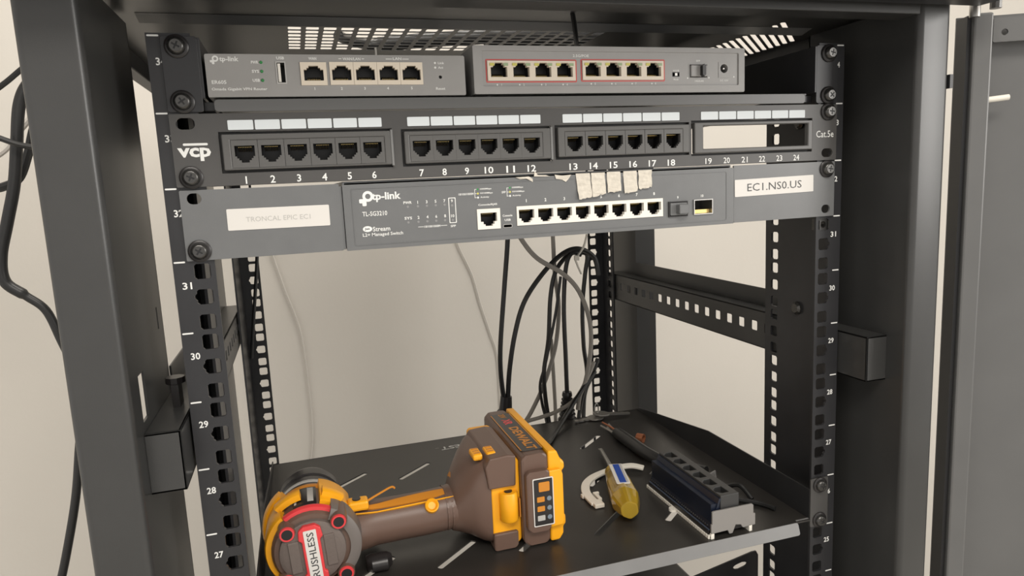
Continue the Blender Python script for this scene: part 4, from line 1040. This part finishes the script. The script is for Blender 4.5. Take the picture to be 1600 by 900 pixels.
cable('rear_cable', 'thin black cable hanging against the rear left rail holes', path([(402, 380), (401, 420), (398, 470), (395, 520), (393, 560)], .44), .0021, cable_black)
cable('drop_cable', 'black cable dropping from the roof behind the red outlined switch', path([(892, 8, .02), (896, 30, .03), (900, 60, .05), (902, 85, .08), (905, 110, .11)], .05), .0018, cable_black)
tag(MB().tube(spline([(-.128, .150, ROOF + .008), (-.118, .172, ROOF + .009), (-.095, .190, ROOF + .009), (-.05, .178, ROOF + .011), (.0, .165, ROOF + .012), (.06, .158, ROOF + .013), (.12, .156, ROOF + .013), (.2, .155, ROOF + .013)]), [.0045] * 17 + [.0065] * 16 + [.0105] * 24, 10).build('roof_stand_in', cable_black, smooth=True), 'black tube standing in for a dark shape on the vented roof of the rack', 'cable')  # tube added in place of an unidentified dark shape above the vents
# heavy cords to the left of the cabinet
GL = 'black cords on the wall left of the cabinet'
cable('black_cable', 'upper straight black cord leaving the frame at top left', path([(-20, 150), (10, 128), (40, 103), (80, 75)], .5), .0032, cable_black, group=GL)
cable('black_cable', 'thick black cord hanging down at the left picture edge', path([(75, 105), (45, 130), (30, 165), (26, 230), (22, 290), (12, 345), (2, 400), (8, 440), (40, 462), (72, 485), (95, 530), (115, 575), (128, 640), (124, 700), (118, 780), (103, 870), (90, 930)], .42), [.0062] * 64 + [.0048] * 65, cable_black, group=GL, n=10)
cable('black_cable', 'black cord curving behind the left post in a loop', path([(80, 160), (55, 195), (44, 240), (30, 278), (5, 292), (-20, 296)], .44), .0048, cable_black, group=GL)
cable('black_cable', 'short level black cord crossing the thick one', path([(-20, 208), (0, 216), (30, 226), (60, 231), (90, 232)], .40), .0030, cable_black, group=GL)
cable('black_cable', 'pale cord looping beside the thick black cord', path([(-15, 250), (10, 232), (30, 205), (48, 185), (70, 170)], .47), .0035, cable_white, group=GL)

# ------------------------------------------------------------------ small things on the tool shelf
sc = thing('stripped_cable', 'black cable with frayed stripped end lying behind the screwdriver', 'cable', (.16, .2, ZB))
MB().tube(spline([(.1560, .2350, ZB + .007), (.1555, .2150, ZB + .008), (.1560, .1900, ZB + .008), (.1570, .1650, ZB + .008), (.1620, .1400, ZB + .0078), (.1750, .1180, ZB + .0078), (.1860, .1000, ZB + .0078)]), .0068, 10).build('sheath', cable_black, sc, smooth=True)
for k_ in range(4):
    MB().tube(spline([(.1558 + .002 * math.cos(k_ * 1.6), .232, ZB + .007 + .002 * math.sin(k_ * 1.6)), (.1550 + .003 * math.cos(k_ * 1.6), .250, ZB + .0065 + .003 * math.sin(k_ * 1.6)), (.1555 + .006 * math.cos(k_ * 1.6 + .5), .268, ZB + .0060 + .0035 * math.sin(k_ * 1.6))], 4), .0012, 6).build('wire', copper if k_ == 1 else cable_grey, sc)
mb = MB().prism([circle(0, 0, .0052, 18), circle(0, 0, .0036, 14)], (Vector((.1745, .2140, ZB + .0054)), Vector((.8, .6, 0)), Z3, Vector((.6, -.8, 0))), -.004, .004)
tag(mb.build('copper_ferrule', copper), 'small reddish copper ferrule lying near the stripped cable end', 'ferrule')
def key(name, label, p, ang_, length, tilt):
    t = thing(name, label, 'key', p)
    ca, sa = math.cos(ang_), math.sin(ang_)
    ax = Vector((ca * math.cos(tilt), sa * math.cos(tilt), math.sin(tilt))); bx_ = Vector((-sa, ca, 0)); nx = ax.cross(bx_)
    fr = (Vector(p), ax, bx_, nx)
    MB().prism([circle(0, 0, .0098, 18, 1.1, 1), circle(-.004, 0, .0026, 12)], fr, -.001, .001).build('bow', steel, t, bevel=.0004)
    MB().prism([(.009, -.0034), (length, -.0034), (length + .002, -.001), (length, .0034), (length - .004, .0020), (length - .008, .0034), (length - .012, .0018), (length - .016, .0034), (.009, .0034)], fr, -.0009, .0009).build('blade', steel, t)
    return t
key('key', 'steel key lying flat on the shelf beside the ribbed plug', (.1600, .3070, ZB + .0018), PI + .12, .027, 0)
key('key', 'long steel key pointing right towards the rear right post', (.1680, .3060, ZB + .0062), -.12, .036, -.08)
mb = MB()
rg = []
for i in range(25):
    t = 2 * PI * i / 24; rg.append((.1640 + .0085 * math.cos(t) * .4, .3110 + .002 * math.cos(t), ZB + .0100 + .0088 * math.sin(t)))
mb.tube(rg, .0008, 6)
tag(mb.build('key_ring', steel), 'wire key ring standing between the two steel keys', 'key ring')
# dark scraps to the right of the block
for i, (pts, r, lb) in enumerate((([(.190, .075, ZB + .0024), (.196, .060, ZB + .010), (.199, .045, ZB + .0024)], .0022, 'short black wire offcut arched beside the right shelf wing'),
                                  ([(.186, .050, ZB + .0024), (.200, .035, ZB + .0024), (.206, .022, ZB + .0024)], .0022, 'short black wire offcut lying nearest the right shelf front'))):
    cable('wire_offcut', lb, pts, r, cable_black, group='wire offcuts by the port block')
